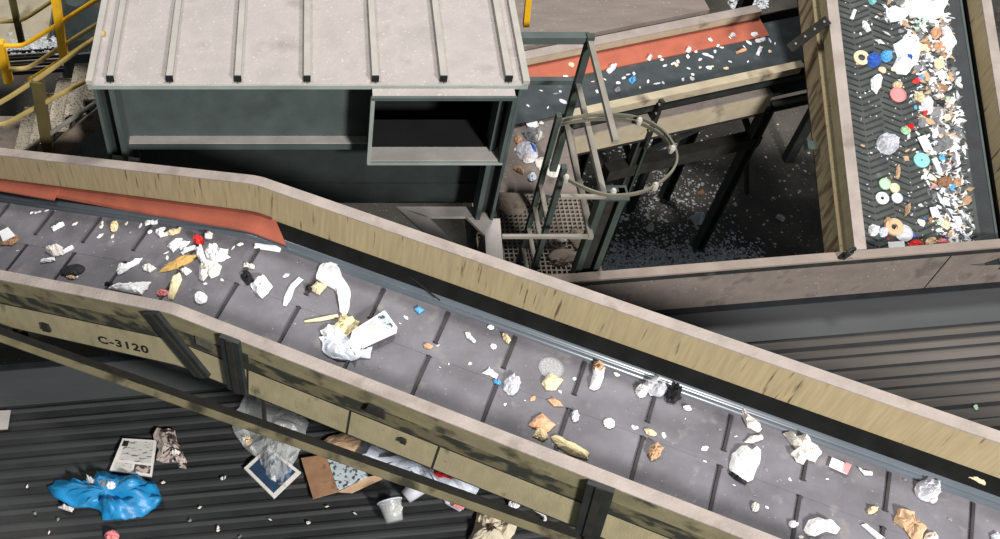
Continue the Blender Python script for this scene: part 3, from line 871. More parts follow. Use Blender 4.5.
def sheet(name, label, cat, poly, surf, m, h=.03, cr=.8, parent=None, lift=0.0, nsub=26, jag=.045, group=None):
    SEED[0] += 1
    poly = subdiv(poly, nsub)
    if jag:
        rr = random.Random(SEED[0]); cx = sum(p[0] for p in poly)/len(poly); cy_ = sum(p[1] for p in poly)/len(poly)
        poly = [(cx+(x-cx)*(k := 1+rr.uniform(-jag, jag)), cy_+(y-cy_)*k) for x, y in poly]
    _, nr = surf(sum(p[0] for p in poly)/len(poly), sum(p[1] for p in poly)/len(poly))
    pts = [surf(*p)[0] + nr*lift for p in poly]
    mb = MB(); sheet_mesh(mb, pts, nr, h, cr, SEED[0])
    o = mb.build(name, m, parent, False)
    if parent is None: tag(o, label, cat, group)
    elif label: tag(o, label)
    return o
def card(name, label, cat, poly, surf, m, th=.012, parent=None, lift=0.0, tilt=0.0, group=None):
    _, nr = surf(*poly[0])
    pts = [surf(*p)[0] + nr*(lift + .002 + (tilt if i in (1, 2) else 0)) for i, p in enumerate(poly)]
    o = MB().prism(pts, nr*th).build(name, m, parent)
    if parent is None: tag(o, label, cat, group)
    elif label: tag(o, label)
    return o
def oval(px, py, rx, ry, rot=0, n=14):
    c, s = math.cos(rad(rot)), math.sin(rad(rot))
    return [(px + rx*math.cos(2*math.pi*k/n)*c - ry*math.sin(2*math.pi*k/n)*s, py + rx*math.cos(2*math.pi*k/n)*s + ry*math.sin(2*math.pi*k/n)*c) for k in range(n)]
def strip(px, py, l, w, rot):
    c, s = math.cos(rad(rot)), math.sin(rad(rot))
    return [(px + a*c - b*s, py + a*s + b*c) for a, b in ((-l/2, -w/2), (-l/6, -w/2.3), (l/6, -w/2), (l/2, -w/2.4), (l/2, w/2.2), (l/6, w/2), (-l/6, w/2.3), (-l/2, w/2))]
def dep(p): return p.y*CP + (CAM_Z - p.z)*SP
def lid(name, label, cat, px, py, rpx, surf, m, h=.018, hole=0, m2=None, group=None, lift=0.0):
    p, nr = surf(px, py); r = rpx*dep(p)/1000; p = p + nr*(.001 + lift)
    if hole:
        prof = [(r*hole, 0), (r*hole, h*.8), (r*(hole+1)/2, h), (r*.97, h*.85), (r, h*.4), (r, 0)]
    else:
        prof = [(r*.9, 0), (r, h*.25), (r, h*.9), (r*.93, h), (r*.86, h*.62), (r*.3, h*.55), (.001, h*.55)]
    mb = MB(); seg = 18
    if hole:
        ax = nr; x = ax.cross(Vector((0, 1, .01))).normalized(); y = ax.cross(x); vs = []; fs = []; n = len(prof)
        for a, b in prof: vs += [p + ax*b + x*a*math.cos(2*math.pi*k/seg) + y*a*math.sin(2*math.pi*k/seg) for k in range(seg)]
        for i in range(n):
            j = (i+1) % n; fs += [(i*seg+k, i*seg+(k+1) % seg, j*seg+(k+1) % seg, j*seg+k) for k in range(seg)]
        mb.add(vs, fs); o = mb.build(name, m, None, False)
    else:
        mb.lathe(p, nr, prof, seg); o = mb.build(name, m, None, False)
    return tag(o, label, cat, group)

# ------------------------------------------------------------------ on the main belt
mainb = ' on the grey main belt'
G1 = 'litter pieces on the main belt'
def mm(name, label, cat, poly, m, h=.03, cr=.8, **k): return sheet(name, label, cat, poly, S_main, m, h, cr, **k)
t = card('white_card', 'square white card at the far left end of the grey belt', 'card', [(0, 233), (10, 230), (17, 238), (4, 243)], S_main, 'paper', .01, lift=.02, tilt=.02)
mm('brown_wrapper', 'brown wrapper sticking out under the white card at far left', 'wrapper', [(1, 240), (10, 236), (17, 234), (19, 240), (12, 245), (0, 245)], 'brown', .02)
mm('food_scrap', 'pinkish crumpled lump with white paper, left of the black oval pad', 'scrap', [(46, 251), (49, 246), (57, 244), (63, 247), (61, 254), (54, 257)], 'paper2', .06)
mm('paper_strip', 'white strip slanting up from the pinkish lump', 'paper strip', strip(67, 250, 14, 4, -30), 'paper', .02)
mm('paper_strip', 'white strip lying just below the pinkish lump', 'paper strip', strip(48, 260, 14, 4, -8), 'paper', .02)
mm('black_pad', 'flat black oval rubber pad near the lower rail at left', 'rubber pad', oval(72, 270, 13, 5.5, -12), 'blackl', .03, .25)
mm('brown_bit', 'small tan bit below the black oval pad', 'scrap', oval(71, 277, 5, 2, 10, 8), 'tan', .015)
mm('torn_paper', 'bone-shaped torn white paper right of the black oval pad', 'paper', [(116, 271), (119, 264), (125, 265), (132, 262), (138, 258), (142, 258), (139, 263), (131, 267), (124, 272), (118, 275)], 'paper', .03)
mm('torn_paper', 'small curly grey-white paper between two torn white papers', 'paper', [(142, 266), (149, 263), (156, 268), (150, 272), (144, 270)], 'paper2', .03)
mm('torn_foam', 'ragged white foam slab touching the lower rail at left', 'foam', [(108, 288), (113, 284), (121, 285), (131, 282), (136, 284), (143, 281), (151, 282), (147, 289), (142, 295), (128, 292)], 'paper', .05, .5, jag=.05)
mm('black_scrap', 'little black scrap at the left end of the ragged foam slab', 'scrap', oval(109, 284, 5, 2.5, 10, 9), 'blackl', .03)
mm('paper_strip', 'short white strip standing highest near the orange skirt', 'paper strip', strip(152, 222, 15, 4.5, -8), 'paper', .02)
mm('paper_strip', 'narrow white strip lying left of the middle of the left belt stretch', 'paper strip', strip(58, 226, 13, 4.5, -28), 'paper', .02)
mm('paper_scrap', 'beige crumpled scrap alone below the orange skirt', 'scrap', oval(114, 226, 4, 6, 15, 10), 'cream_paper', .04, jag=.1)
mm('torn_paper', 'white crumpled paper beside a beige stick below the skirt', 'paper', [(155, 232), (160, 228), (166, 228), (163, 232), (168, 235), (160, 237)], 'paper', .03)
mm('beige_stick', 'beige flattened stick below the orange skirt', 'scrap', [(164, 234), (172, 230), (181, 228), (180, 232), (172, 235)], 'cream_paper', .03)
mm('torn_paper', 'rectangular white sheet, leftmost of the big paper cluster', 'paper', [(167, 246), (176, 238), (183, 238), (181, 244), (173, 252)], 'paper', .03, .5)
mm('torn_paper', 'narrow white sheet second from the left of the paper cluster', 'paper', [(178, 247), (184, 241), (190, 241), (188, 245), (181, 250)], 'paper', .03)
mm('torn_paper', 'curved white strip across the middle of the paper cluster', 'paper', [(180, 253), (186, 247), (196, 246), (196, 250), (188, 251), (183, 255)], 'paper', .03)
mm('food_wrapper', 'red and white printed wrapper at the top of the paper cluster', 'wrapper', [(193, 241), (197, 236), (203, 237), (204, 243), (198, 245)], 'red', .05)
mm('torn_paper', 'white scrap right of the red and white wrapper', 'paper', [(204, 236), (208, 231), (213, 233), (212, 238), (206, 239)], 'paper2', .04)
mm('crumpled_paper', 'large white crumpled paper heap in the cluster below the skirt', 'paper', [(205, 252), (209, 247), (218, 246), (221, 251), (229, 248), (227, 255), (231, 257), (221, 261), (212, 261), (207, 258)], 'paper', .07, jag=.07)
mm('crumpled_paper', 'white crumpled strip left of the large paper heap', 'paper', [(196, 247), (202, 245), (204, 253), (207, 260), (202, 263), (197, 256)], 'paper', .05)
mm('cream_bag', 'cream coloured torn paper bag below the large paper heap', 'paper bag', [(200, 266), (207, 260), (216, 260), (222, 266), (219, 275), (211, 278), (208, 275), (203, 281), (199, 278)], 'yellowpaper' if False else 'paper2', .07)
mm('fruit_peel', 'long yellow-brown mottled peel pointing left', 'peel', [(159, 272), (168, 264), (178, 258), (189, 255), (198, 255), (192, 261), (178, 268), (166, 271)], 'peel', .05, .4)
mm('cream_tube', 'cream flattened tube leaning on the lower rail', 'tube', [(168, 298), (170, 286), (174, 275), (180, 273), (182, 279), (178, 289), (173, 300)], 'yellowpaper', .05, .3)
mm('pink_scrap', 'pink scrap beside the cream flattened tube', 'scrap', oval(163, 293, 6, 3, -8, 9), 'pink', .03)
mm('torn_paper', 'white triangular scrap above the cream flattened tube', 'paper', [(180, 270), (186, 267), (192, 271), (186, 275)], 'paper', .03)
mm('paper_disc', 'rounded white paper near the hump of the lower rail', 'paper', oval(201, 298, 7, 6, 20), 'paper', .03, jag=.08)
mm('paper_strip', 'straight white strip just right of the orange skirt tip', 'paper strip', [(255, 244), (281, 247), (280, 253), (254, 249)], 'paper', .014, .3)
mm('crushed_carton', 'crushed white carton with black scraps in the middle of the hump', 'carton', [(250, 285), (256, 280), (263, 276), (273, 288), (268, 294), (262, 299), (254, 293)], 'paper', .07)
mm('black_scrap', 'black crumple on the left of the crushed white carton', 'scrap', [(240, 276), (247, 271), (252, 277), (255, 283), (247, 286), (243, 281)], 'blackl', .05)
mm('torn_paper', 'white twist above the crushed carton', 'paper', strip(249, 267, 11, 4, 12), 'paper2', .03)
mm('paper_curl', 'hooked white paper curl right of the crushed carton', 'paper strip', [(283, 306), (284, 298), (290, 286), (299, 278), (303, 281), (295, 289), (291, 300), (286, 307)], 'paper', .02, .4)
mm('torn_sheet', 'large torn white sheet above the milk carton', 'paper', [(315, 279), (320, 268), (325, 264), (337, 266), (342, 277), (349, 288), (351, 297), (349, 309), (345, 318), (340, 314), (341, 302), (334, 290), (325, 285)], 'paper', .04, .6)
mm('small_box', 'small cream box under the large torn sheet', 'box', [(309, 290), (317, 283), (327, 287), (319, 296)], 'cream_paper', .06, .4)
mm('black_scrap', 'black bit beside the small cream box', 'scrap', oval(309, 289, 4, 4, 0, 8), 'blackl', .03)
mm('wood_stick', 'thin pale wooden stick pointing left of the milk carton', 'stick', [(304, 322), (318, 319), (338, 315), (339, 318), (320, 322), (305, 323)], 'yellowpaper', .02, .2)
mm('plastic_bag', 'crumpled white plastic bag below the milk carton', 'bag', [(319, 338), (323, 345), (321, 351), (328, 357), (338, 361), (352, 362), (360, 358), (370, 359), (372, 350), (362, 346), (352, 340), (338, 338), (330, 335)], 'bluewhite', .08, .8)
mm('stained_paper', 'yellow stained paper wedged behind the milk carton', 'paper', [(330, 331), (337, 325), (341, 315), (350, 318), (360, 323), (356, 330), (348, 336), (338, 336)], 'yellowpaper', .07)
mm('crumpled_paper', 'white crumpled paper left of the milk carton', 'paper', [(320, 333), (328, 326), (338, 327), (341, 334), (350, 341), (340, 345), (327, 342)], 'paper', .07)
# milk carton : a real box with gable end
c0, nr = S_main(352, 341)
cc = [S_main(*q)[0] for q in ((352, 338), (384, 318), (397, 336), (362, 352))]
ct = thing('milk_carton', 'flattened white milk carton lying in the middle of the grey belt', 'carton', sum(cc, Vector())/4)
MB().prism([p + nr*.035 for p in cc], nr*.085).build('body', 'carton', ct, bevel=.008)
ends = [cc[1] + (cc[0]-cc[1]).normalized()*.0, cc[2]]
MB().prism([cc[0].lerp(cc[1], a).lerp(cc[3].lerp(cc[2], a), b) + nr*.121 for a, b in ((.38, .2), (.62, .2), (.62, .6), (.38, .6))], nr*.002).build('printed_panel', 'news', ct)
MB().prism([cc[0].lerp(cc[1], a).lerp(cc[3].lerp(cc[2], a), b) + nr*.121 for a, b in ((.72, .1), (.92, .1), (.92, .9), (.72, .9))], nr*.002).build('printed_panel', 'print', ct)
MB().prism([p + nr*z for p, z in ((cc[0], .05), (cc[0], .11), (cc[0].lerp(cc[3], .5) + (cc[0]-cc[1]).normalized()*.09, .085))], (cc[3]-cc[0])*.9).build('gable_fold', 'paper2', ct)
mm('blue_chip', 'small sky blue square of plastic right of the milk carton', 'plastic bit', [(414, 310), (419, 307), (424, 311), (419, 315)], 'skyblue', .02, .3)
mm('orange_chip', 'small orange chip right of the milk carton', 'chip', oval(428, 347, 5, 2.5, 8, 8), 'orangecard', .02)
mm('paper_twist', 'white forked paper twist left of a cream chip', 'paper', [(465, 333), (469, 333), (472, 338), (476, 342), (474, 344), (469, 340), (466, 338)], 'paper', .02)
mm('cream_chip', 'cream torn chip in the middle of the belt', 'chip', [(502, 335), (506, 334), (511, 341), (508, 345), (503, 340)], 'cream_paper', .03)
mm('paper_twist', 'white curly paper above the crumpled clear film', 'paper', [(482, 374), (487, 371), (489, 368), (493, 372), (498, 376), (496, 380), (489, 376)], 'paper', .02)
mm('cyan_bit', 'small cyan bit next to a cleat, above the crumpled clear film', 'plastic bit', oval(497, 383, 4, 2.5, 20, 8), 'skyblue', .02)
mm('clear_film', 'crumpled clear film with a white core beside a cleat', 'film', oval(512, 386, 8, 11, 20), 'film2', .06, jag=.12)
mm('orange_chip', 'orange leaf-like chip left of the brown cardboard', 'chip', [(547, 401), (553, 399), (560, 403), (563, 407), (554, 407)], 'orangecard', .02)
mm('cream_card', 'cream square of card under the clear plastic round', 'card', [(541, 384), (550, 374), (563, 381), (556, 391), (546, 391)], 'yellowpaper', .05, .4)
lid('clear_round', 'clear round plastic lid above the cream square', 'lid', 551, 369, 12.5, S_main, 'film_thin', .012)
mm('torn_bag', 'white torn paper bag by a cleat, right of the clear lid', 'paper bag', [(589, 389), (592, 378), (593, 370), (604, 369), (603, 379), (599, 389), (594, 391)], 'paper', .06)
mm('tan_scrap', 'tan scrap at the top of the white torn paper bag', 'scrap', [(592, 371), (594, 363), (603, 364), (605, 370), (598, 373)], 'tan', .06)
mm('crumpled_paper', 'round white crumple left of the milky film bag', 'paper', oval(641, 392, 6, 6.5), 'paper', .06, jag=.06)
mm('milky_bag', 'milky crumpled film bag left of the black crumple', 'film', oval(655, 388, 12, 9, 15), 'film2', .09, jag=.08)
mm('black_crumple', 'crumpled black plastic under the far seal, right of centre', 'plastic', [(666, 402), (667, 392), (674, 387), (681, 390), (680, 400), (673, 405)], 'blackl', .09, jag=.08)
mm('cardboard', 'orange square of cardboard near the lower rail', 'cardboard', [(528, 426), (535, 419), (542, 414), (555, 426), (548, 433), (539, 431)], 'orangecard', .05, .35)
mm('cream_scrap', 'cream scrap below the orange square of cardboard', 'scrap', [(533, 437), (537, 429), (546, 431), (548, 438), (543, 442)], 'cream_paper', .04)
mm('yellow_bottle', 'squashed yellowish bottle lying along the lower rail', 'bottle', [(550, 438), (555, 436), (563, 441), (576, 446), (589, 454), (587, 460), (572, 456), (558, 448)], 'yellowpaper', .07, .25)
mm('blue_bit', 'blue-white bit at a cleat above the yellowish bottle', 'plastic bit', oval(575, 417, 4, 6, 0, 9), 'bluewhite', .04)
mm('white_disc', 'smooth white oval chip in the lower half of the belt', 'chip', oval(609, 424, 6, 5, 20, 12), 'paper', .02, .2)
mm('cream_chip', 'cream chip right of the smooth white oval', 'chip', oval(650, 433, 7, 3, 25, 9), 'cream_paper', .02)
mm('brown_crumple', 'brown crumpled paper on top of a cleat near the lower rail', 'paper', [(647, 455), (650, 447), (656, 444), (663, 450), (659, 458), (651, 461)], 'tan', .07, jag=.1)
mm('white_chip', 'white chip between the black crumple and the twisted strip', 'chip', oval(687, 409, 4.5, 2.5, 20, 8), 'paper', .02)
mm('white_twist', 'twisted white strip with a broad end below the far seal', 'paper strip', [(736, 401), (740, 405), (746, 416), (754, 422), (762, 430), (757, 433), (747, 428), (743, 419)], 'paper2', .05)
mm('white_flap', 'flat white flap between the twisted strip and the white bag', 'paper', [(744, 443), (750, 437), (762, 436), (763, 440), (752, 444)], 'paper2', .03)
b1 = mm('white_bag', 'bright white folded bag, largest piece on the right stretch of belt', 'bag', [(729, 465), (732, 455), (741, 447), (747, 446), (751, 451), (756, 448), (761, 450), (759, 465), (752, 480), (746, 483), (737, 477), (730, 473)], 'paper', .09, .35)
mm('bag_painted_shadow', 'painted black shadow along the lower edge of the bright white bag', 'scrap', [(729, 472), (738, 477), (747, 483), (745, 486), (736, 481), (729, 475)], 'blackl', .03)  # the bag's shadow, laid on the belt as a black sheet
mm('crumpled_tissue', 'crumpled white tissue right of the bright white bag', 'tissue', [(782, 434), (788, 432), (794, 438), (803, 437), (811, 444), (817, 447), (822, 455), (815, 463), (806, 461), (803, 466), (796, 462), (790, 455), (796, 450), (790, 444)], 'paper2', .08, jag=.06)
pk = card('printed_card', 'white card with a pink end right of a cleat', 'card', [(831, 459), (850, 467), (846, 476), (828, 468)], S_main, 'paper', .006, lift=.012)
card('pink_end', 'pink printed end', None, [(844, 464.5), (850, 467), (846, 476), (841, 474)], S_main, 'pink', .003, parent=pk, lift=.026)
mm('paper_curl', 'curled white scrap right of the pink-ended card', 'paper strip', [(858, 469), (864, 472), (872, 473), (872, 476), (864, 476)], 'paper', .02)
mm('clear_ball', 'crumpled clear film ball beside the rightmost cleat', 'film', oval(927, 491, 13, 11, 10), 'film2', .09, jag=.06)
mm('white_chip', 'white chip under the clear film ball', 'chip', oval(933, 501, 4, 3, -20, 8), 'paper', .03)
mm('tan_cardboard', 'crumpled tan cardboard at the lower right edge of the picture', 'cardboard', [(893, 522), (897, 511), (903, 513), (912, 511), (915, 520), (925, 530), (922, 540), (912, 541), (903, 529)], 'tan', .08, .8)
mm('white_film', 'white film at the foot of the tan cardboard', 'film', [(922, 542), (926, 534), (935, 533), (938, 542)], 'paper2', .05)
mm('white_loop', 'looped white paper with a black middle at the bottom right', 'paper', [(803, 531), (808, 521), (818, 518), (832, 522), (840, 529), (836, 535), (826, 532), (815, 537), (808, 536)], 'paper', .07)
mm('black_scrap', 'black scrap showing inside the looped white paper', 'scrap', oval(828, 527, 6, 2.6, 10, 8), 'blackl', .075, .3)
mm('white_chip', 'white chip left of the looped white paper', 'chip', oval(793, 525, 5, 4, 0, 9), 'paper', .03)
mm('white_chip', 'pale chip low on the belt, left of two bottom scraps', 'chip', oval(755, 508, 4, 5, 0, 8), 'paper2', .03)
mm('paper_strip', 'straight white strip at the bottom edge, left of the tan cardboard', 'paper strip', [(861, 526), (865, 524), (884, 539), (879, 542)], 'paper', .02, .3)
mm('beige_scrap', 'beige scrap above the straight white strip', 'scrap', oval(872, 511, 6, 3.5, -25, 9), 'cream_paper', .03)
mm('pale_scrap', 'pale scrap at the far right bottom edge', 'scrap', [(990, 536), (997, 533), (1001, 541), (992, 543)], 'bluewhite', .03)
def S_seal(px, py):
    p = on_main(px, py, BW + .085); return p, Vector((0, 0, 1))
sheet('white_roll', 'small white roll lying on the rubber edge seal at far right', 'scrap', strip(977, 480, 18, 5, 25), S_seal, 'cream_paper', .02, .3)
rod = [on_main(px, py, BW + .09) for px, py in ((392, 262), (412, 279), (440, 301))]
tag(MB().tube(rod, .007, 6).build('thin_rod', 'blackl'), 'thin black rod lying across the rubber edge seal', 'rod')
ps = [on_main(px, py, BW + .11) for px, py in ((191, 217), (196, 216), (195, 222), (190, 223))]

# shared scrap meshes
def proto_mesh(kind, m, seed):
    rr = random.Random(seed); n = 9
    asp = {'paper': .6, 'strip': .3, 'lump': .8}[kind]
    pts = [Vector((math.cos(2*math.pi*k/n)*(1+rr.uniform(-.3, .3)), asp*math.sin(2*math.pi*k/n)*(1+rr.uniform(-.3, .3)), 0)) for k in range(n)]
    mb = MB(); sheet_mesh(mb, pts, Vector((0, 0, 1)), {'paper': .35, 'strip': .2, 'lump': .7}[kind], .9, seed, .02, (0, .55, 1.0))
    me = bpy.data.meshes.new('scrap_mesh'); me.from_pydata([tuple(v) for v in mb.v], [], mb.f); me.materials.append(M[m])
    return me
PROTO = {}
def proto(m):
    if m not in PROTO: PROTO[m] = [proto_mesh(k, m, 11 + 5*i + len(PROTO)*17) for i, k in enumerate(('paper', 'strip', 'lump', 'paper'))]
    return random.choice(PROTO[m])
KIND = {'paper': 'white paper', 'paper2': 'off-white paper', 'cream_paper': 'cream paper', 'bluewhite': 'bluish white plastic', 'tan': 'tan card',
        'brown': 'brown card', 'grey': 'grey', 'orangecard': 'orange card', 'red': 'red plastic', 'pink': 'pink plastic', 'blue': 'blue plastic',
        'skyblue': 'sky blue plastic', 'greenlid': 'pale green plastic', 'blackl': 'black', 'teal_lid': 'pale teal plastic'}
SCRAPS = []
NAME = {'paper': 'paper_scrap', 'paper2': 'paper_scrap', 'cream_paper': 'paper_scrap', 'bluewhite': 'plastic_scrap', 'tan': 'card_scrap', 'brown': 'card_scrap',
        'orangecard': 'card_scrap', 'red': 'plastic_scrap', 'pink': 'plastic_scrap', 'blue': 'plastic_scrap', 'skyblue': 'plastic_scrap', 'greenlid': 'plastic_scrap', 'teal_lid': 'plastic_scrap'}
def scrap(px, py, rpx, surf, m, where, grp):
    p, nr = surf(px, py); r = rpx*dep(p)/1000
    o = bpy.data.objects.new(NAME.get(m, 'litter_scrap'), proto(m))
    q = nr.to_track_quat('Z', 'Y').to_matrix().to_4x4() @ Matrix.Rotation(random.uniform(0, 6.28), 4, 'Z')
    o.matrix_world = Matrix.Translation(p) @ q @ Matrix.Diagonal((r*1.15, r*1.15, r*.8, 1))
    COL.objects.link(o)
    SCRAPS.append((o, px, py, m, where))
    return tag(o, None, 'scrap', 'small scraps ' + where)
W1 = 'scattered on the grey main belt'
for (px, py, r, m) in ((31, 212, 2, 'paper'), (35, 212, 2, 'paper'), (39, 211, 2.2, 'paper'), (46, 210, 2.2, 'paper'), (53, 211, 3, 'grey'), (48, 217, 2, 'paper2'),
        (75, 223, 3, 'paper2'), (102, 222, 3.5, 'paper'), (101, 226, 3, 'paper2'), (100, 235, 3.4, 'paper'), (112, 236, 3, 'paper2'), (126, 223, 2.4, 'paper2'),
        (85, 230, 2.5, 'grey'), (17, 250, 2, 'paper2'), (140, 225, 4, 'paper'), (150, 231, 3, 'paper'), (167, 257, 4, 'paper'), (166, 252, 3, 'paper2'),
        (240, 244, 3, 'paper'), (233, 247, 3, 'paper2'), (205, 283, 2, 'paper'), (286, 276, 3, 'paper'), (406, 318, 2.4, 'paper'), (334, 352, 3, 'grey'), (438, 346, 2, 'paper2'),
        (491, 328, 3.6, 'paper'), (494, 347, 3.6, 'paper'), (470, 364, 2, 'paper2'), (533, 399, 3, 'orangecard'), (505, 405, 2, 'paper2'), (574, 379, 2.2, 'paper'), (617, 375, 3.2, 'paper2'),
        (664, 436, 3, 'paper'), (634, 428, 2.6, 'paper2'), (606, 420, 2, 'grey'), (705, 449, 3.4, 'paper'), (705, 462, 2, 'paper2'), (637, 428, 2, 'paper2'),
        (720, 430, 2, 'grey'), (766, 470, 2.4, 'grey'), (790, 480, 2, 'paper2'), (932, 461, 3, 'paper2'), (801, 538, 2.5, 'paper2'), (950, 520, 2.5, 'grey'), (905, 480, 2, 'grey'),
        (272, 237, 2.6, 'paper2'), (300, 262, 2, 'grey'), (222, 280, 2, 'paper2'), (93, 252, 2, 'grey'), (182, 226, 2.4, 'paper2'), (130, 232, 2, 'grey'), (560, 392, 2, 'paper2')):
    scrap(px, py, r, S_main, m, W1, None)
rr = random.Random(3)
for i in range(46):
    s, t_ = rr.uniform(-2.6, 5.6), rr.uniform(.3, 1.15)
    p = Mp(s, t_, BW + .004)
    o = bpy.data.objects.new('litter_scrap', proto(rr.choice(['paper2', 'grey', 'grey', 'paper'])))
    sz = rr.uniform(.006, .014); o.name = 'fleck'
    o.matrix_world = Matrix.Translation(p) @ m_normal(s).to_track_quat('Z', 'Y').to_matrix().to_4x4() @ Matrix.Rotation(rr.uniform(0, 6.28), 4, 'Z') @ Matrix.Diagonal((sz*1.3, sz, sz*.6, 1))
    COL.objects.link(o)
    tag(o, None, 'fleck', 'tiny flecks on the main belt')
    v = p - EYE; dz_ = v.y*CP - v.z*SP
    SCRAPS.append((o, 310 + 1000*v.x/dz_, 270 + 1000*(-v.y*SP - v.z*CP)/dz_, 'fleck', W1))

# ------------------------------------------------------------------ on the steep conveyor
def cc_(name, label, cat, poly, m, h=.03, cr=.8, **k): return sheet(name, label, cat, poly, S_c, m, h, cr, **k)
cc_('white_sheet', 'large folded white sheet, biggest piece on the steep belt', 'paper', [(892, 46), (899, 42), (905, 37), (912, 43), (922, 45), (919, 55), (917, 63), (911, 70), (906, 76), (897, 74), (892, 68), (897, 58)], 'paper', .08, .5)
cc_('blue_print_scrap', 'blue scrap lying on the large folded white sheet', 'scrap', strip(906, 60, 9, 4, 25), 'blue', .09, .3, lift=.02)
cc_('white_film', 'white film with pink tint at the top edge of the steep belt', 'film', [(912, -2), (930, -4), (948, 0), (944, 10), (940, 17), (930, 22), (920, 18), (910, 19), (906, 10)], 'paper', .08)
cc_('magenta_film', 'magenta film scrap at the top edge of the steep belt', 'film', [(925, 5), (929, -2), (934, -2), (931, 6)], 'magenta', .10)
cc_('white_sheet', 'rumpled white sheet at the left of the upper litter heap', 'paper', [(885, 10), (893, 7), (903, 9), (908, 16), (900, 22), (890, 23), (886, 17)], 'paper', .06)
cc_('drink_carton', 'white and orange pointed drink carton near the right seal', 'carton', [(941, 28), (946, 26), (951, 34), (956, 45), (951, 50), (946, 54), (942, 42)], 'carton', .08, .3)
cc_('orange_scrap', 'orange scrap beside the pointed drink carton', 'scrap', oval(935, 34, 5, 6), 'orangecard', .07)
cc_('orange_scrap', 'second orange scrap, below the pointed drink carton', 'scrap', oval(937, 47, 5, 3.5), 'orangecard', .07)
lid('white_ring', 'white and tan ring left of the blue ball', 'ring', 861, 58.5, 8, S_c, 'cream_paper', .02, hole=.45)
cc_('blue_ball', 'dark blue crumpled ball on the left of the steep belt', 'plastic', oval(873, 61, 7.5, 7), 'blue', .09, .4)
cc_('pale_blue_dome', 'pale blue cap between the dark blue ball and the white sheet', 'cap', oval(886, 57, 6, 6), 'skyblue', .07, .4)
lid('pink_disc', 'pink round lid with a small centre on the steep belt', 'lid', 897, 96, 8, S_c, 'pink', .03)
cc_('cream_scrap', 'cream scrap just above the pink round lid', 'scrap', oval(897, 86, 5, 4), 'cream_paper', .05)
cc_('white_cluster', 'white crumpled wrapper above left of the pink round lid', 'wrapper', [(870, 80), (877, 75), (882, 78), (880, 88), (876, 95), (871, 90)], 'paper', .05)
cc_('clear_bag', 'round clear plastic bag on the left half of the steep belt', 'bag', oval(887, 145, 11, 11), 'film2', .10, .7, jag=.06)
cc_('bag_core', 'blue-white lump inside the round clear plastic bag', 'lump', oval(889, 144, 5, 5), 'bluewhite', .05)
lid('teal_disc', 'pale teal disc with a small black hole', 'disc', 921, 161, 8, S_c, 'teal_lid', .02, hole=.12)
card('white_card', 'white card above the pale teal disc', 'card', [(916, 139), (923, 137), (930, 151), (923, 153)], S_c, 'paper', .008, lift=.02, tilt=.02)
cc_('yellow_scrap', 'yellowish clump right of the pink round lid', 'scrap', [(914, 95), (921, 92), (924, 99), (920, 103), (914, 100)], 'yellowpaper', .06)
cc_('white_tub', 'white tub piece right of the yellowish clump', 'tub', [(920, 102), (928, 96), (932, 102), (932, 113), (927, 116), (922, 109)], 'paper', .07, .4)
cc_('orange_red_bit', 'orange-red bit left of centre on the steep belt', 'scrap', oval(909, 128, 4, 3.5), 'red', .05)
cc_('greenish_scrap', 'white-green scrap touching the orange-red bit', 'scrap', oval(905, 131, 5, 4, 20), 'greenlid', .05)
cc_('brown_chunk', 'brown chunk of card right of centre on the steep belt', 'cardboard', [(936, 182), (940, 178), (950, 177), (953, 182), (948, 187), (939, 187)], 'brown', .06)
cc_('brown_chunk', 'tan chunk touching the right end of the brown chunk', 'cardboard', oval(957, 183, 4, 4), 'tan', .05)
lid('green_disc', 'pale green lid, topmost of the four lids low on the steep belt', 'lid', 884, 185, 6, S_c, 'greenlid', .03)
lid('cream_disc', 'cream lid right of the pale green lid', 'lid', 893.5, 189, 5, S_c, 'yellowpaper', .03)
lid('white_ring', 'white ring lid below the pale green lid', 'lid', 881.5, 199, 6.5, S_c, 'paper', .025, hole=.3)
lid('blue_disc', 'blue-white cap right of the white ring lid', 'cap', 896, 199, 5.5, S_c, 'bluewhite', .03)
lid('tape_roll', 'tan ring like a tape roll near the foot of the steep belt', 'roll', 893, 228, 9, S_c, 'orangecard', .04, hole=.36)
cc_('tan_flap', 'tan flap at the upper left of the tape-like ring', 'scrap', [(883, 222), (887, 217), (892, 221), (888, 228)], 'tan', .05)
lid('clear_disc', 'clear round lid under the tape-like ring', 'lid', 903, 234, 9, S_c, 'film2', .02)
cc_('white_lump', 'white lump, left one of a pair near the left rail', 'lump', oval(873, 231, 5.5, 6), 'paper', .07, .5)
cc_('white_lump', 'grey-white lump, right one of a pair near the left rail', 'lump', oval(883, 233, 4.5, 5), 'bluewhite', .06, .5)
card('white_card', 'white card at the foot of the steep belt beside the red cap', 'card', [(887, 243), (903, 242), (905, 251), (889, 253)], S_c, 'paper', .008, lift=.01)
cc_('red_dome', 'bright red cap at the foot of the steep belt', 'cap', [(908, 250), (909, 243), (915, 240), (922, 243), (925, 249), (918, 252)], 'red', .07, .3)
cc_('pink_lump', 'pink lump at the foot of the steep belt', 'lump', oval(942, 244, 6, 5), 'pink', .06)
cc_('pale_lump', 'pale cream lump between the red cap and the pink lump', 'lump', oval(931, 243, 6, 5), 'cream_paper', .06)
lid('white_ring', 'small white ring at the foot of the steep belt, right end', 'ring', 953, 242, 5, S_c, 'paper', .03, hole=.45)
card('white_card', 'small white card low in the middle of the steep belt', 'card', [(928, 209), (935, 208), (939, 217), (931, 219)], S_c, 'paper', .008, lift=.02)
cc_('tan_stick', 'tan upright scrap beside the four lids', 'scrap', [(896, 168), (899, 165), (900, 172), (898, 180), (895, 178)], 'tan', .03)
cc_('brown_stick', 'brown twisted scrap below the four lids', 'scrap', [(905, 207), (910, 203), (909, 213), (904, 218)], 'tan', .04)
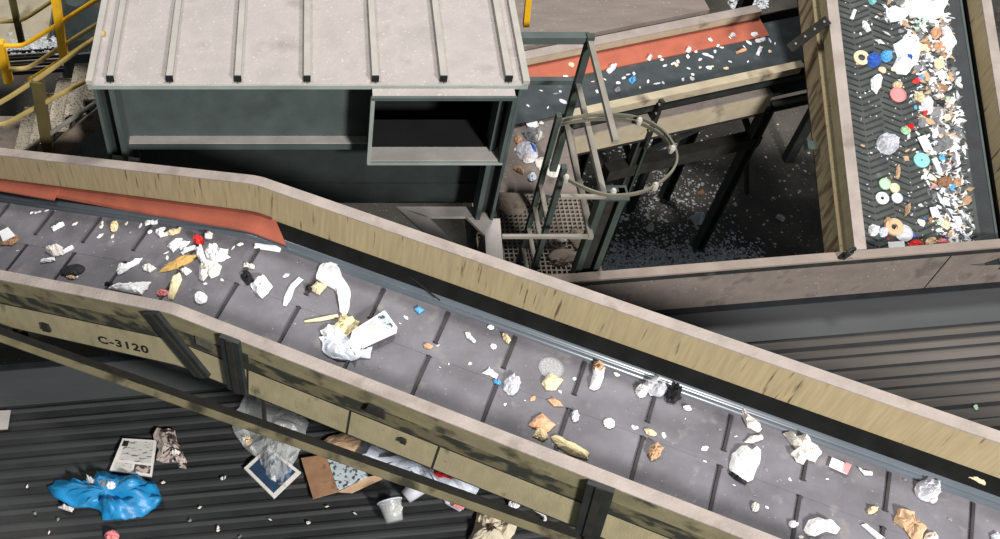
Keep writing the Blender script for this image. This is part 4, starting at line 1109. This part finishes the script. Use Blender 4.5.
cc_('brown_wad', 'tan-brown wad low near the right seal', 'scrap', oval(966, 201, 4.5, 4.5), 'tan', .05)
cc_('white_strip', 'long white strip left of the brown chunk', 'paper strip', [(931, 160), (936, 158), (942, 173), (938, 175)], 'paper', .03, .3)
cc_('white_strip', 'bent white strip above right of the brown chunk', 'paper strip', [(952, 149), (956, 151), (960, 165), (957, 166)], 'paper', .03, .3)
cc_('white_strip', 'white slip at upper left, apart from the heap', 'paper strip', strip(853, 15, 10, 4, -70), 'paper', .03, .3)
cc_('white_wrapper', 'white wrapper at upper left with a brown edge', 'wrapper', [(862, 21), (866, 22), (871, 31), (867, 33), (862, 28)], 'paper', .04)
cc_('pale_dome', 'pale teal cap at the top left of the steep belt', 'cap', oval(872, 1.5, 4, 4), 'teal_lid', .05)
cc_('dark_green_scrap', 'dark scrap at the top of the steep belt', 'scrap', oval(899, 2, 5, 4), 'grey', .05)
cc_('grey_film', 'grey rumpled film in the middle of the right-hand heap', 'film', [(935, 140), (945, 137), (953, 140), (950, 149), (940, 152)], 'grey', .06)
rr = random.Random(5)
random.seed(21)
WC = 'in the litter on the steep upper right belt'
cols = ['paper']*7 + ['paper2']*5 + ['bluewhite']*5 + ['cream_paper']*3 + ['tan']*3 + ['brown']*3 + ['grey']*5 + ['orangecard', 'red', 'pink', 'blue', 'skyblue', 'greenlid', 'blackl', 'blackl']
cnt = 0
while cnt < 250:
    py = rr.uniform(-6, 247)
    left = 842 + py*.118; right = 947 + py*.12
    k = rr.random()
    if k < .68:
        c = 936 + py*.06; sd = 20 if py < 110 else 15
        if py < 80: c = 921 + py*.14; sd = 20
        if py > 185: c = 952; sd = 16
        px = rr.gauss(c, sd)
        r = abs(rr.gauss(2.9, 1.4)) + 1.1
        if py > 130: r *= .8
    else:
        px = rr.uniform(left, right); r = rr.uniform(.8, 2.2)
    if not left + r < px < right - r: continue
    if k < .68 and py > 160 and rr.random() < .35: continue
    scrap(px, py, r, S_c, rr.choice(cols), WC, None); cnt += 1
mb = MB()
for i in range(420):
    py = rr.uniform(-6, 248); left = 842 + py*.118; right = 947 + py*.12
    px = rr.gauss(930 + .1*py, 26) if rr.random() < .55 else rr.uniform(left, right)
    if not left + 1 < px < right - 1: continue
    p, nr = S_c(px, py); r = rr.uniform(.004, .012); a = rr.uniform(0, 6.28)
    x = Vector((math.cos(a), math.sin(a), 0)); x = (x - nr*x.dot(nr)).normalized(); y = nr.cross(x)
    mb.add([p + x*r*1.5, p + y*r, p - x*r*1.3, p - y*r*.9, p + nr*r*.8], [(3,2,1,0), (0,1,4), (1,2,4), (2,3,4), (3,0,4)])
tag(mb.build('belt_flecks', 'flecks', None), 'fine pale crumbs strewn over the steep belt', 'crumbs', kind='stuff')

for nm, m_, lab, nf in (('white_fragments', 'paper', 'fine white fragments filling the heap along the right of the steep belt', 400),
                    ('tan_fragments', 'tan', 'fine tan fragments filling the heap along the right of the steep belt', 110),
                    ('grey_fragments', 'grey', 'fine grey fragments filling the heap along the right of the steep belt', 260)):
    mb = MB()
    for i in range(nf):
        py = rr.uniform(-6, 246)
        c = (922 + py*.22 if py < 110 else 946 + (py-110)*.09); sd = 17 if py < 110 else (13 if py < 180 else 11)
        px = rr.gauss(c, sd)
        if not 850 + py*.118 < px < 952 + py*.1: continue
        p, nr = S_c(px, py); r = abs(rr.gauss(.023, .010)) + .006; a = rr.uniform(0, 6.28)
        if py > 150: r *= .8
        x = Vector((math.cos(a), math.sin(a), 0)); x = (x - nr*x.dot(nr)).normalized(); y = nr.cross(x)
        e = rr.uniform(.3, .8)
        mb.add([p + x*r*1.7, p + y*r*e, p - x*r*1.5, p - y*r*e, p + nr*r*rr.uniform(.4, 1.1) + x*r*rr.uniform(-.7, .7)], [(3,2,1,0), (0,1,4), (1,2,4), (2,3,4), (3,0,4)])
    tag(mb.build(nm, m_), lab, 'fragments', kind='stuff')

# ------------------------------------------------------------------ on the skirted conveyor
WB = 'on the dark belt or orange skirt behind the ladder'
def S_b2(px, py):
    p = on_z(px, py, B0.z - .196); t = (p - B0).dot(bn)
    if t > .69:
        nrm = (bn*(-.06) + Vector((0, 0, .255))).normalized()
        p = on_plane(px, py, Bp(0, .69, -.181), nrm); return p, nrm
    return p, Vector((0, 0, 1))
sheet('blue_scrap', 'small bright blue scrap on the dark belt behind the ladder', 'scrap', [(628, 81), (633, 77), (636, 81), (632, 85)], S_b2, 'skyblue', .05)
sheet('white_scrap', 'biggest white scrap at the orange edge behind the ladder', 'scrap', [(606, 72), (611, 66), (617, 65), (615, 70), (609, 75)], S_b2, 'paper', .05)
sheet('white_scrap', 'white square scrap standing on the orange skirt', 'scrap', [(685, 52), (688, 47), (691, 51), (689, 54)], S_b2, 'paper', .05)
sheet('white_scrap', 'white wad on the orange skirt at its left end', 'scrap', [(646, 60), (649, 56), (652, 58), (650, 62)], S_b2, 'paper', .05)
sheet('white_scrap', 'white slip near the right end of the dark belt', 'scrap', strip(759, 52, 9, 4, -65), S_b2, 'paper', .03)
sheet('orange_curl', 'orange curl on the dark belt near its right end', 'scrap', strip(741, 52, 11, 2.5, -18), S_b2, 'orangecard', .03)
sheet('grey_disc', 'grey-brown oval lid on the dark belt right of the bars', 'lid', oval(617, 91, 3.5, 2.5), S_b2, 'grey', .03)
for (px, py, r) in ((541, 91, 2), (556, 94, 3), (563, 102, 3.5), (528, 106, 2), (548, 108, 2), (560, 92, 1.5), (571, 65, 3), (566, 77, 2.5), (561, 80, 2), (599, 75, 2.5), (593, 82, 2),
        (628, 75, 2.5), (624, 78, 2.5), (634, 74, 2), (648, 82, 3), (657, 84, 3.5), (663, 83, 2), (673, 64, 3.4), (678, 62, 3), (665, 66, 2), (689, 69, 2), (693, 75, 2), (709, 68, 3), (712, 67, 2),
        (726, 69, 3), (692, 79, 3), (683, 80, 2), (676, 65, 3), (710, 40, 2.4), (733, 35, 3), (730, 38, 2), (753, 35, 3), (756, 34, 2.6), (758, 41, 3.5), (763, 40, 3), (749, 43, 3), (770, 41, 3), (744, 47, 2),
        (700, 60, 2), (706, 55, 3), (711, 57, 2.5), (722, 48, 2), (718, 46, 2), (688, 57, 2.5), (696, 52, 2), (660, 57, 2), (662, 60, 2), (715, 52, 2), (730, 62, 2), (748, 62, 2), (640, 88, 2), (618, 83, 2.4), (605, 80, 2), (597, 92, 2), (583, 100, 2), (770, 52, 2.4), (775, 44, 2), (700, 68, 1.8)):
    scrap(px, py, r, S_b2, rr.choice(['paper']*4 + ['paper2', 'bluewhite', 'bluewhite', 'grey', 'cream_paper']), WB, None)

# ------------------------------------------------------------------ on the platform deck
pd = lambda *a, **k: sheet(*a, **k)
lid('white_disc', 'round white lid on the dusty deck beside the ladder top', 'lid', 532, 126, 6, S_plat, 'paper', .03)
sheet('crumpled_film', 'crumpled silver-grey wrapper below the round white lid', 'wrapper', [(522, 133), (530, 127), (542, 131), (545, 139), (537, 144), (527, 141)], S_plat, 'grey', .06, jag=.1)
sheet('white_foam', 'white foam bits on the silver-grey wrapper', 'foam', oval(538, 138, 4, 3.5), S_plat, 'paper2', .09)
sheet('plastic_bowl', 'clear plastic bowl with a white lump on the dusty deck', 'bowl', oval(527, 153, 12, 10, 40), S_plat, 'film2', .09, .6)
sheet('white_lump', 'white lump lying in the clear plastic bowl', 'lump', oval(527, 160, 5, 4), S_plat, 'paper2', .07)
sheet('blue_slip', 'thin blue slip beside the clear plastic bowl', 'slip', strip(531, 152, 10, 3, 40), S_plat, 'blue', .10, .3, lift=.03)
sheet('foam_plate', 'large white foam plate leaning past the ladder stile', 'plate', oval(549, 168, 15, 8, 28, 18), S_plat, 'paper2', .05, .25)
sheet('orange_wrapper', 'orange and brown wrapper at the edge of the dusty deck', 'wrapper', [(513, 169), (518, 167), (525, 172), (523, 175), (516, 172)], S_plat, 'tan', .04)
sheet('printed_wrapper', 'blue and pink printed wrapper below the foam plate', 'wrapper', oval(532, 178, 4.5, 4), S_plat, 'bluewhite', .04)
sheet('tan_wad', 'tan wad left of the silver-grey wrapper', 'scrap', oval(518, 141, 3.5, 3), S_plat, 'orangecard', .04)
for (px, py, m) in ((541, 123, 'paper2'), (528, 129, 'paper2'), (546, 126, 'grey'), (515, 150, 'paper2'), (519, 153, 'grey'), (552, 130, 'grey')):
    scrap(px, py, 2.5, S_plat, m, 'on the dusty deck beside the ladder', None)
def S_gr(px, py): return on_z(px, py, PZ + .002), Vector((0, 0, 1))
sheet('rag', 'pale brown rag on the near edge of the grating', 'rag', [(548, 264), (556, 258), (566, 259), (575, 255), (576, 261), (568, 266), (556, 267)], S_gr, 'dust', .08)
sheet('dirt_patch', 'flat brown dirt patch at the back left of the grating', 'dirt', [(500, 190), (512, 189), (522, 194), (528, 203), (524, 213), (508, 216), (498, 208)], S_gr, 'dust', .015, .5, jag=.08)
sheet('pale_scrap', 'pale scrap on the grating behind the ladder', 'scrap', oval(562, 240, 5, 3), S_gr, 'paper2', .03)
wr = [on_z(*q, PZ + .02) for q in ((549, 236), (550, 243), (554, 247), (562, 248), (568, 247))]
tag(MB().tube(catmull(wr), .007, 6).build('wire_loop', 'bolt'), 'thin white wire hooked on the grating', 'wire')

# ------------------------------------------------------------------ on the pit floor
random.seed(9)
mb = MB()
def fleck(mb, p, r):
    a = rr.uniform(0, 6.28); x = Vector((math.cos(a), math.sin(a), 0)); y = Vector((-x.y, x.x, 0)); n_ = Vector((0, 0, 1))
    mb.add([p + x*r*1.6, p + y*r, p - x*r*1.3, p - y*r*.9, p + n_*r*rr.uniform(.3, 1.0) + x*r*rr.uniform(-.5, .5)], [(3,2,1,0), (0,1,4), (1,2,4), (2,3,4), (3,0,4)])
for i in range(6500):
    k = rr.random()
    if k < .70: px, py = rr.uniform(590, 765), 272 - abs(rr.gauss(0, 15))
    elif k < .83: px, py = rr.gauss(650, 40), rr.gauss(200, 20)
    elif k < .93: px, py = rr.gauss(655, 16), rr.gauss(147, 9)
    else: px, py = rr.uniform(600, 840), rr.uniform(120, 272)
    if px > 735 and rr.random() < .6: continue
    fleck(mb, on_z(px, py, .0), abs(rr.gauss(0, .010)) + .004)
tag(mb.build('floor_crumbs', 'flecks', None), 'drifts of fine bluish white crumbs on the dark pit floor', 'crumbs', kind='stuff')
sheet('clear_bag', 'bluish clear bag on the dark pit floor', 'bag', [(689, 218), (697, 215), (705, 217), (702, 225), (695, 226)], S_floor, 'bluewhite', .12)
sheet('white_cup', 'white lump on the pit floor near the column foot', 'lump', oval(650, 229, 4, 3.5), S_floor, 'paper2', .12)
sheet('orange_scrap', 'small orange scrap on the pit floor', 'scrap', oval(701, 194, 3, 2), S_floor, 'orangecard', .06)
sheet('white_slip', 'white slip on the bare pit floor, right side', 'slip', strip(780, 219, 9, 4, 25), S_floor, 'paper2', .06)
for (px, py) in ((772, 200), (789, 176), (803, 163), (798, 211), (808, 246), (812, 190), (800, 236), (770, 240), (797, 166), (792, 224)):
    scrap(px, py, 2, S_floor, 'grey', 'on the bare pit floor, right of the dark legs', None)
# floor litter at upper left and behind conveyor B
mb = MB()
for i in range(320):
    px, py = rr.uniform(4, 58), rr.gauss(46, 4)
    fleck(mb, on_z(px, py, fz + .0), abs(rr.gauss(0, .014)) + .006)
tag(mb.build('slab_crumbs', 'flecks', None), 'litter crumbs along the beige slab under the handrail', 'crumbs', kind='stuff')
mb = MB()
for i in range(260):
    px, py = rr.uniform(728, 768), rr.uniform(-8, 9)
    fleck(mb, on_z(px, py, 0), abs(rr.gauss(0, .018)) + .008)
tag(mb.build('far_crumbs', 'flecks', None), 'white litter crumbs on the floor behind the orange skirted conveyor', 'crumbs', kind='stuff')

# ------------------------------------------------------------------ on the wide pleated conveyor
ww = lambda name, label, cat, poly, m, h=.05, cr=.8, **k: sheet(name, label, cat, poly, S_wide, m, h, cr, **k)
bb_ = ww('blue_bag', 'bright blue crumpled plastic bag at lower left', 'plastic bag', [(49, 488), (54, 481), (63, 480), (73, 483), (84, 483), (96, 482), (97, 473), (103, 471), (112, 476), (128, 477), (143, 480), (156, 487), (161, 498), (156, 509), (146, 517), (130, 520), (103, 520), (100, 511), (92, 508), (76, 508), (62, 503), (53, 498)], 'bluebag', .15, 1.15, nsub=60, jag=.05)
for p in bb_.data.polygons: p.use_smooth = True
ww('white_scrap', 'white scraps caught in the fold of the blue bag', 'scrap', [(86, 483), (92, 482), (99, 487), (96, 490), (89, 487)], 'paper2', .17, lift=.02)
ww('white_scrap', 'white bit on the middle of the blue bag', 'scrap', oval(113, 492, 5, 4), 'paper', .06, lift=.13)
ww('grey_scrap', 'grey scrap beside the white bit on the blue bag', 'scrap', [(99, 489), (106, 487), (110, 491), (104, 494)], 'grey', .05, lift=.13)
ww('white_scrap', 'white scraps sticking out below the blue bag', 'scrap', [(58, 508), (65, 506), (74, 509), (72, 513), (66, 511)], 'paper2', .05)
nw = thing('newspaper', 'folded newspaper lying behind the blue bag', 'newspaper', S_wide(134, 459)[0])
q4 = [S_wide(*q)[0] for q in ((110, 472), (123, 440), (157, 442), (152, 478))]
MB().prism([p + Vector((0, 0, .004)) for p in q4], (0, 0, .022)).build('folded_sheets', 'paper2', nw)
def npatch(name, m, a0, a1, b0, b1):
    f_ = lambda a, b: q4[0].lerp(q4[1], b).lerp(q4[3].lerp(q4[2], b), a) + Vector((0, 0, .0265))
    MB().prism([f_(a0, b0), f_(a1, b0), f_(a1, b1), f_(a0, b1)], (0, 0, .0015)).build(name, m, nw)
npatch('printed_text', 'news', .12, .93, .34, .93)
npatch('printed_picture', 'ink', .06, .22, .76, .93)
npatch('printed_picture', 'mag', .55, .95, .06, .27)
npatch('printed_text', 'news', .08, .5, .06, .27)
ww('magazine', 'torn colour magazine pages right of the newspaper', 'magazine', [(154, 438), (158, 430), (168, 428), (175, 432), (177, 443), (181, 450), (187, 462), (187, 470), (179, 468), (174, 463), (163, 464), (156, 461), (158, 450)], 'mag', .07, jag=.06, nsub=24)
ww('white_scrap', 'white scrap on the torn magazine pages', 'scrap', [(168, 455), (175, 451), (181, 455), (179, 461), (171, 459)], 'paper2', .08, lift=.02)
card('grey_card', 'pale grey card cut by the left edge of the picture', 'card', [(-8, 412), (11, 411), (8, 430), (-8, 431)], S_wide, 'grey_top', .008)
ww('red_object', 'dull red lump at the bottom edge left', 'lump', oval(112, 537, 7.5, 6), 'pink', .07, .5)
ww('clear_sack', 'large clear plastic sack under the guide bar', 'plastic bag', [(232, 428), (238, 407), (247, 396), (266, 393), (284, 398), (301, 410), (309, 424), (306, 440), (299, 455), (286, 462), (276, 484), (266, 476), (257, 458), (243, 448)], 'film', .16, 1.0, nsub=34)
ww('clear_sack_fold', 'inner milky folds of the clear sack', 'plastic bag', [(270, 440), (282, 432), (296, 440), (300, 452), (291, 470), (286, 490), (276, 484), (262, 470)], 'film', .20, 1.0, nsub=24)
fr = thing('picture_frame', 'white-edged dark blue picture panel in the clear sack', 'picture', S_wide(270, 470)[0])
q5 = [S_wide(*q)[0] for q in ((243, 470), (270, 446), (304, 478), (275, 500))]
q5 = [S_wide(*q)[0] for q in ((244, 470), (268, 448), (301, 474), (274, 500))]
MB().prism([p + Vector((0, 0, .004)) for p in q5], (0, 0, .025)).build('border', 'paper2', fr)
cq = sum(q5, Vector())/4
MB().prism([cq + (p-cq)*.82 + Vector((0, 0, .029)) for p in q5], (0, 0, .003)).build('picture_print', 'navy', fr)
cb = thing('cardboard_box', 'flattened brown cardboard with a printed panel below the guide bar', 'cardboard', S_wide(320, 478)[0])
def cpoly(poly, z0, z1, name, m):
    MB().prism([S_wide(*q)[0] + Vector((0, 0, z0)) for q in poly], (0, 0, z1 - z0)).build(name, m, cb)
cpoly([(301, 460), (327, 456), (338, 493), (313, 500)], .004, .03, 'brown_side', 'brown')
cpoly([(326, 457), (356, 462), (368, 478), (338, 492)], .010, .034, 'printed_side', 'print')
cpoly([(338, 493), (368, 478), (385, 474), (382, 480), (352, 494)], .004, .012, 'brown_flap', 'tan')
ww('orange_cardboard', 'orange-brown cardboard sheet above the guide bar', 'cardboard', [(314, 448), (328, 438), (352, 430), (370, 440), (362, 452), (350, 460)], 'tan', .05, .3)
ww('plastic_sack', 'large white and pink plastic sack under the near panel', 'plastic bag', [(352, 458), (362, 442), (378, 440), (398, 450), (425, 462), (452, 474), (482, 484), (479, 494), (468, 508), (458, 511), (446, 505), (440, 495), (420, 486), (395, 476), (372, 468)], 'bluewhite', .24, .8, nsub=34)
ww('red_print_patch', 'bright red patch on the white plastic sack', 'plastic', [(430, 476), (440, 474), (452, 481), (450, 490), (438, 487), (429, 483)], 'red', .09, .4, lift=.16)
ww('pink_patch', 'pink corner of the white sack below the guide bar', 'plastic', [(446, 500), (455, 496), (468, 505), (462, 513), (452, 510)], 'pink', .08, .4, lift=.06)
ww('black_scrap', 'black scrap on the white plastic sack', 'scrap', [(410, 466), (416, 464), (428, 468), (424, 474), (414, 471)], 'grey', .05, .5, lift=.20)
def cup(name, label, px, py, r, h, dirv, m):
    p, _ = S_wide(px, py); d = Vector(dirv).normalized()
    t_ = thing(name, label, 'cup', p)
    c = p + Vector((0, 0, r*.98))
    mb = MB(); seg = 16
    x = d.cross(Vector((0, 0, 1))).normalized(); y = d.cross(x); vs = []; fs = []
    prof = [(r*.68, 0), (r*.8, h*.4), (r*.95, h*.95), (r, h), (r*.93, h), (r*.75, h*.4), (r*.62, .01)]
    for a, b in prof: vs += [c + d*b + x*a*math.cos(2*math.pi*k/seg) + y*a*math.sin(2*math.pi*k/seg) for k in range(seg)]
    for i in range(len(prof)-1): fs += [(i*seg+k, i*seg+(k+1) % seg, (i+1)*seg+(k+1) % seg, (i+1)*seg+k) for k in range(seg)]
    fs.append(tuple(range(seg))); fs.append(tuple(range((len(prof)-1)*seg, len(prof)*seg)))
    mb.add(vs, fs); mb.build('cup_wall', m, t_, True)
    vs = MB(); vs.tube([c + d*h + x*r*math.cos(2*math.pi*k/seg) + y*r*math.sin(2*math.pi*k/seg) for k in range(seg)], .006, 5, True)
    vs.build('rim', 'bluewhite', t_)
cup('plastic_cup', 'milky plastic cup lying on its side under the guide bar', 405, 502, .095, .21, (.75, .55, .25), 'film2')
cup('plastic_cup', 'clear plastic cup with a white wad at the bottom of the picture', 394, 527, .115, .19, (-.2, .85, .2), 'film')
ww('white_wad', 'white wad sitting in the clear plastic cup', 'wad', oval(394, 512, 8, 7), 'paper2', .10, lift=.05)
ww('beige_wrap', 'torn beige wrapping cloth at the bottom edge', 'wrap', [(466, 545), (473, 530), (477, 514), (488, 512), (498, 516), (508, 516), (519, 524), (514, 534), (508, 546), (492, 543), (482, 547)], 'beigebag', .12, nsub=26)
cv = [on_z(*q, 3.785) for q in ((515, 502), (526, 506), (537, 511), (544, 516), (545, 521))]
tag(MB().tube(catmull(cv), .014, 6).build('white_hook', 'paper2'), 'curved white plastic strip caught on the guide bar', 'plastic strip')
ww('white_lump', 'white lump left of the curved white plastic strip', 'lump', oval(514, 505, 6, 4, 15), 'paper', .06)
ww('white_lump', 'small pale round scrap inside the left side of the clear sack', 'scrap', oval(247, 441, 5, 5), 'cream_paper', .05)
for (px, py) in ((27, 487), (35, 514), (49, 533), (58, 520), (222, 479), (225, 478), (163, 483), (190, 521), (218, 528), (200, 508), (355, 514), (308, 523), (327, 507), (218, 531), (270, 520), (240, 537)):
    scrap(px, py, 2.0, S_wide, random.choice(['paper2', 'grey', 'paper2']), 'strewn on the dark ribbed conveyor', None)
o = scrap(976, 408, 3.2, S_wide, 'greenlid', '', None); SCRAPS.pop(); del o['group']
tag(o, 'small pale green scrap alone on the ribbed bed at far right')
# every scrap is told apart by colour and by the nearest thing that can be found
LM = {WC: [(905, 57, 'the large folded white sheet'), (873, 61, 'the dark blue ball'), (897, 96, 'the pink disc'), (887, 145, 'the clear plastic bag'), (921, 161, 'the teal disc'),
           (945, 182, 'the brown chunk'), (886, 192, 'the pale green disc'), (893, 228, 'the tape-like ring'), (915, 246, 'the red dome'), (949, 40, 'the pointed drink carton'),
           (930, 8, 'the pink-tinted film'), (853, 15, 'the lone white slip'), (933, 214, 'the small low white card'), (966, 201, 'the tan-brown wad'), (956, 158, 'the bent white strip'),
           (926, 109, 'the white tub piece'), (909, 128, 'the orange-red bit'), (953, 242, 'the small white ring'), (945, 144, 'the grey film'), (937, 47, 'the second orange scrap')],
      W1: [(8, 237, 'the square white card'), (55, 249, 'the pinkish lump'), (72, 270, 'the black oval pad'), (128, 266, 'the bone-shaped paper'), (178, 262, 'the mottled peel'), (199, 240, 'the red wrapper'),
           (260, 287, 'the crushed carton'), (335, 285, 'the large torn sheet'), (375, 334, 'the milk carton'), (419, 311, 'the sky blue square'), (471, 338, 'the forked paper twist'), (512, 386, 'the clear film'),
           (552, 372, 'the clear round lid'), (597, 378, 'the torn paper bag'), (541, 424, 'the orange cardboard'), (609, 424, 'the smooth white oval'), (655, 452, 'the brown crumple'), (673, 396, 'the black crumple'),
           (745, 465, 'the bright white bag'), (803, 450, 'the white tissue'), (839, 467, 'the pink-ended white card'), (927, 491, 'the clear film ball'), (910, 525, 'the tan cardboard'), (822, 527, 'the looped white paper')],
      WB: [(632, 81, 'the blue scrap behind the ladder'), (611, 70, 'the orange-edge white scrap'), (688, 51, 'the white square on the skirt'), (759, 52, 'the white slip behind the ladder'), (741, 52, 'the orange curl'), (617, 91, 'the oval grey disc')]}
def compass(dx, dy):
    a = math.degrees(math.atan2(-dy, dx)) % 360
    return ('right of', 'above right of', 'above', 'above left of', 'left of', 'below left of', 'below', 'below right of')[int((a + 22.5) // 45) % 8]
ORD = ['nearest', 'second nearest', 'third nearest', 'fourth nearest', 'fifth nearest', 'sixth nearest', 'seventh nearest', 'eighth nearest', 'ninth nearest', 'tenth nearest']
KIND['fleck'] = 'pale'
def name_scraps():
    keys = {}
    for o, px, py, m, where in SCRAPS:
        marks = LM.get(where)
        if marks is None:
            marks = [(105, 497, 'the blue bag'), (134, 459, 'the newspaper'), (272, 470, 'the picture panel'), (335, 478, 'the brown cardboard'), (394, 518, 'the clear cup')] if 'ribbed' in where else (
                    [(532, 126, 'the round white lid'), (533, 135, 'the silver-grey wrapper'), (527, 153, 'the plastic bowl')] if 'deck' in where else [(697, 221, 'the bluish bag in the pit'), (780, 219, 'the white slip in the pit')])
        x, y, ph = min(marks, key=lambda q: (q[0]-px)**2 + (q[1]-py)**2)
        kind = KIND[m] + (' fleck' if o.name.startswith('fleck') else ' scrap')
        keys.setdefault((kind, compass(px-x, py-y), ph), []).append((math.hypot(px-x, py-y), o))
    for (kind, d, ph), L in keys.items():
        L.sort(key=lambda q: q[0])
        for i, (_, o) in enumerate(L):
            o['label'] = ('small %s %s %s' % (kind, d, ph)) if len(L) == 1 else '%s small %s %s %s' % (ORD[min(i, 9)], kind, d, ph)
name_scraps()
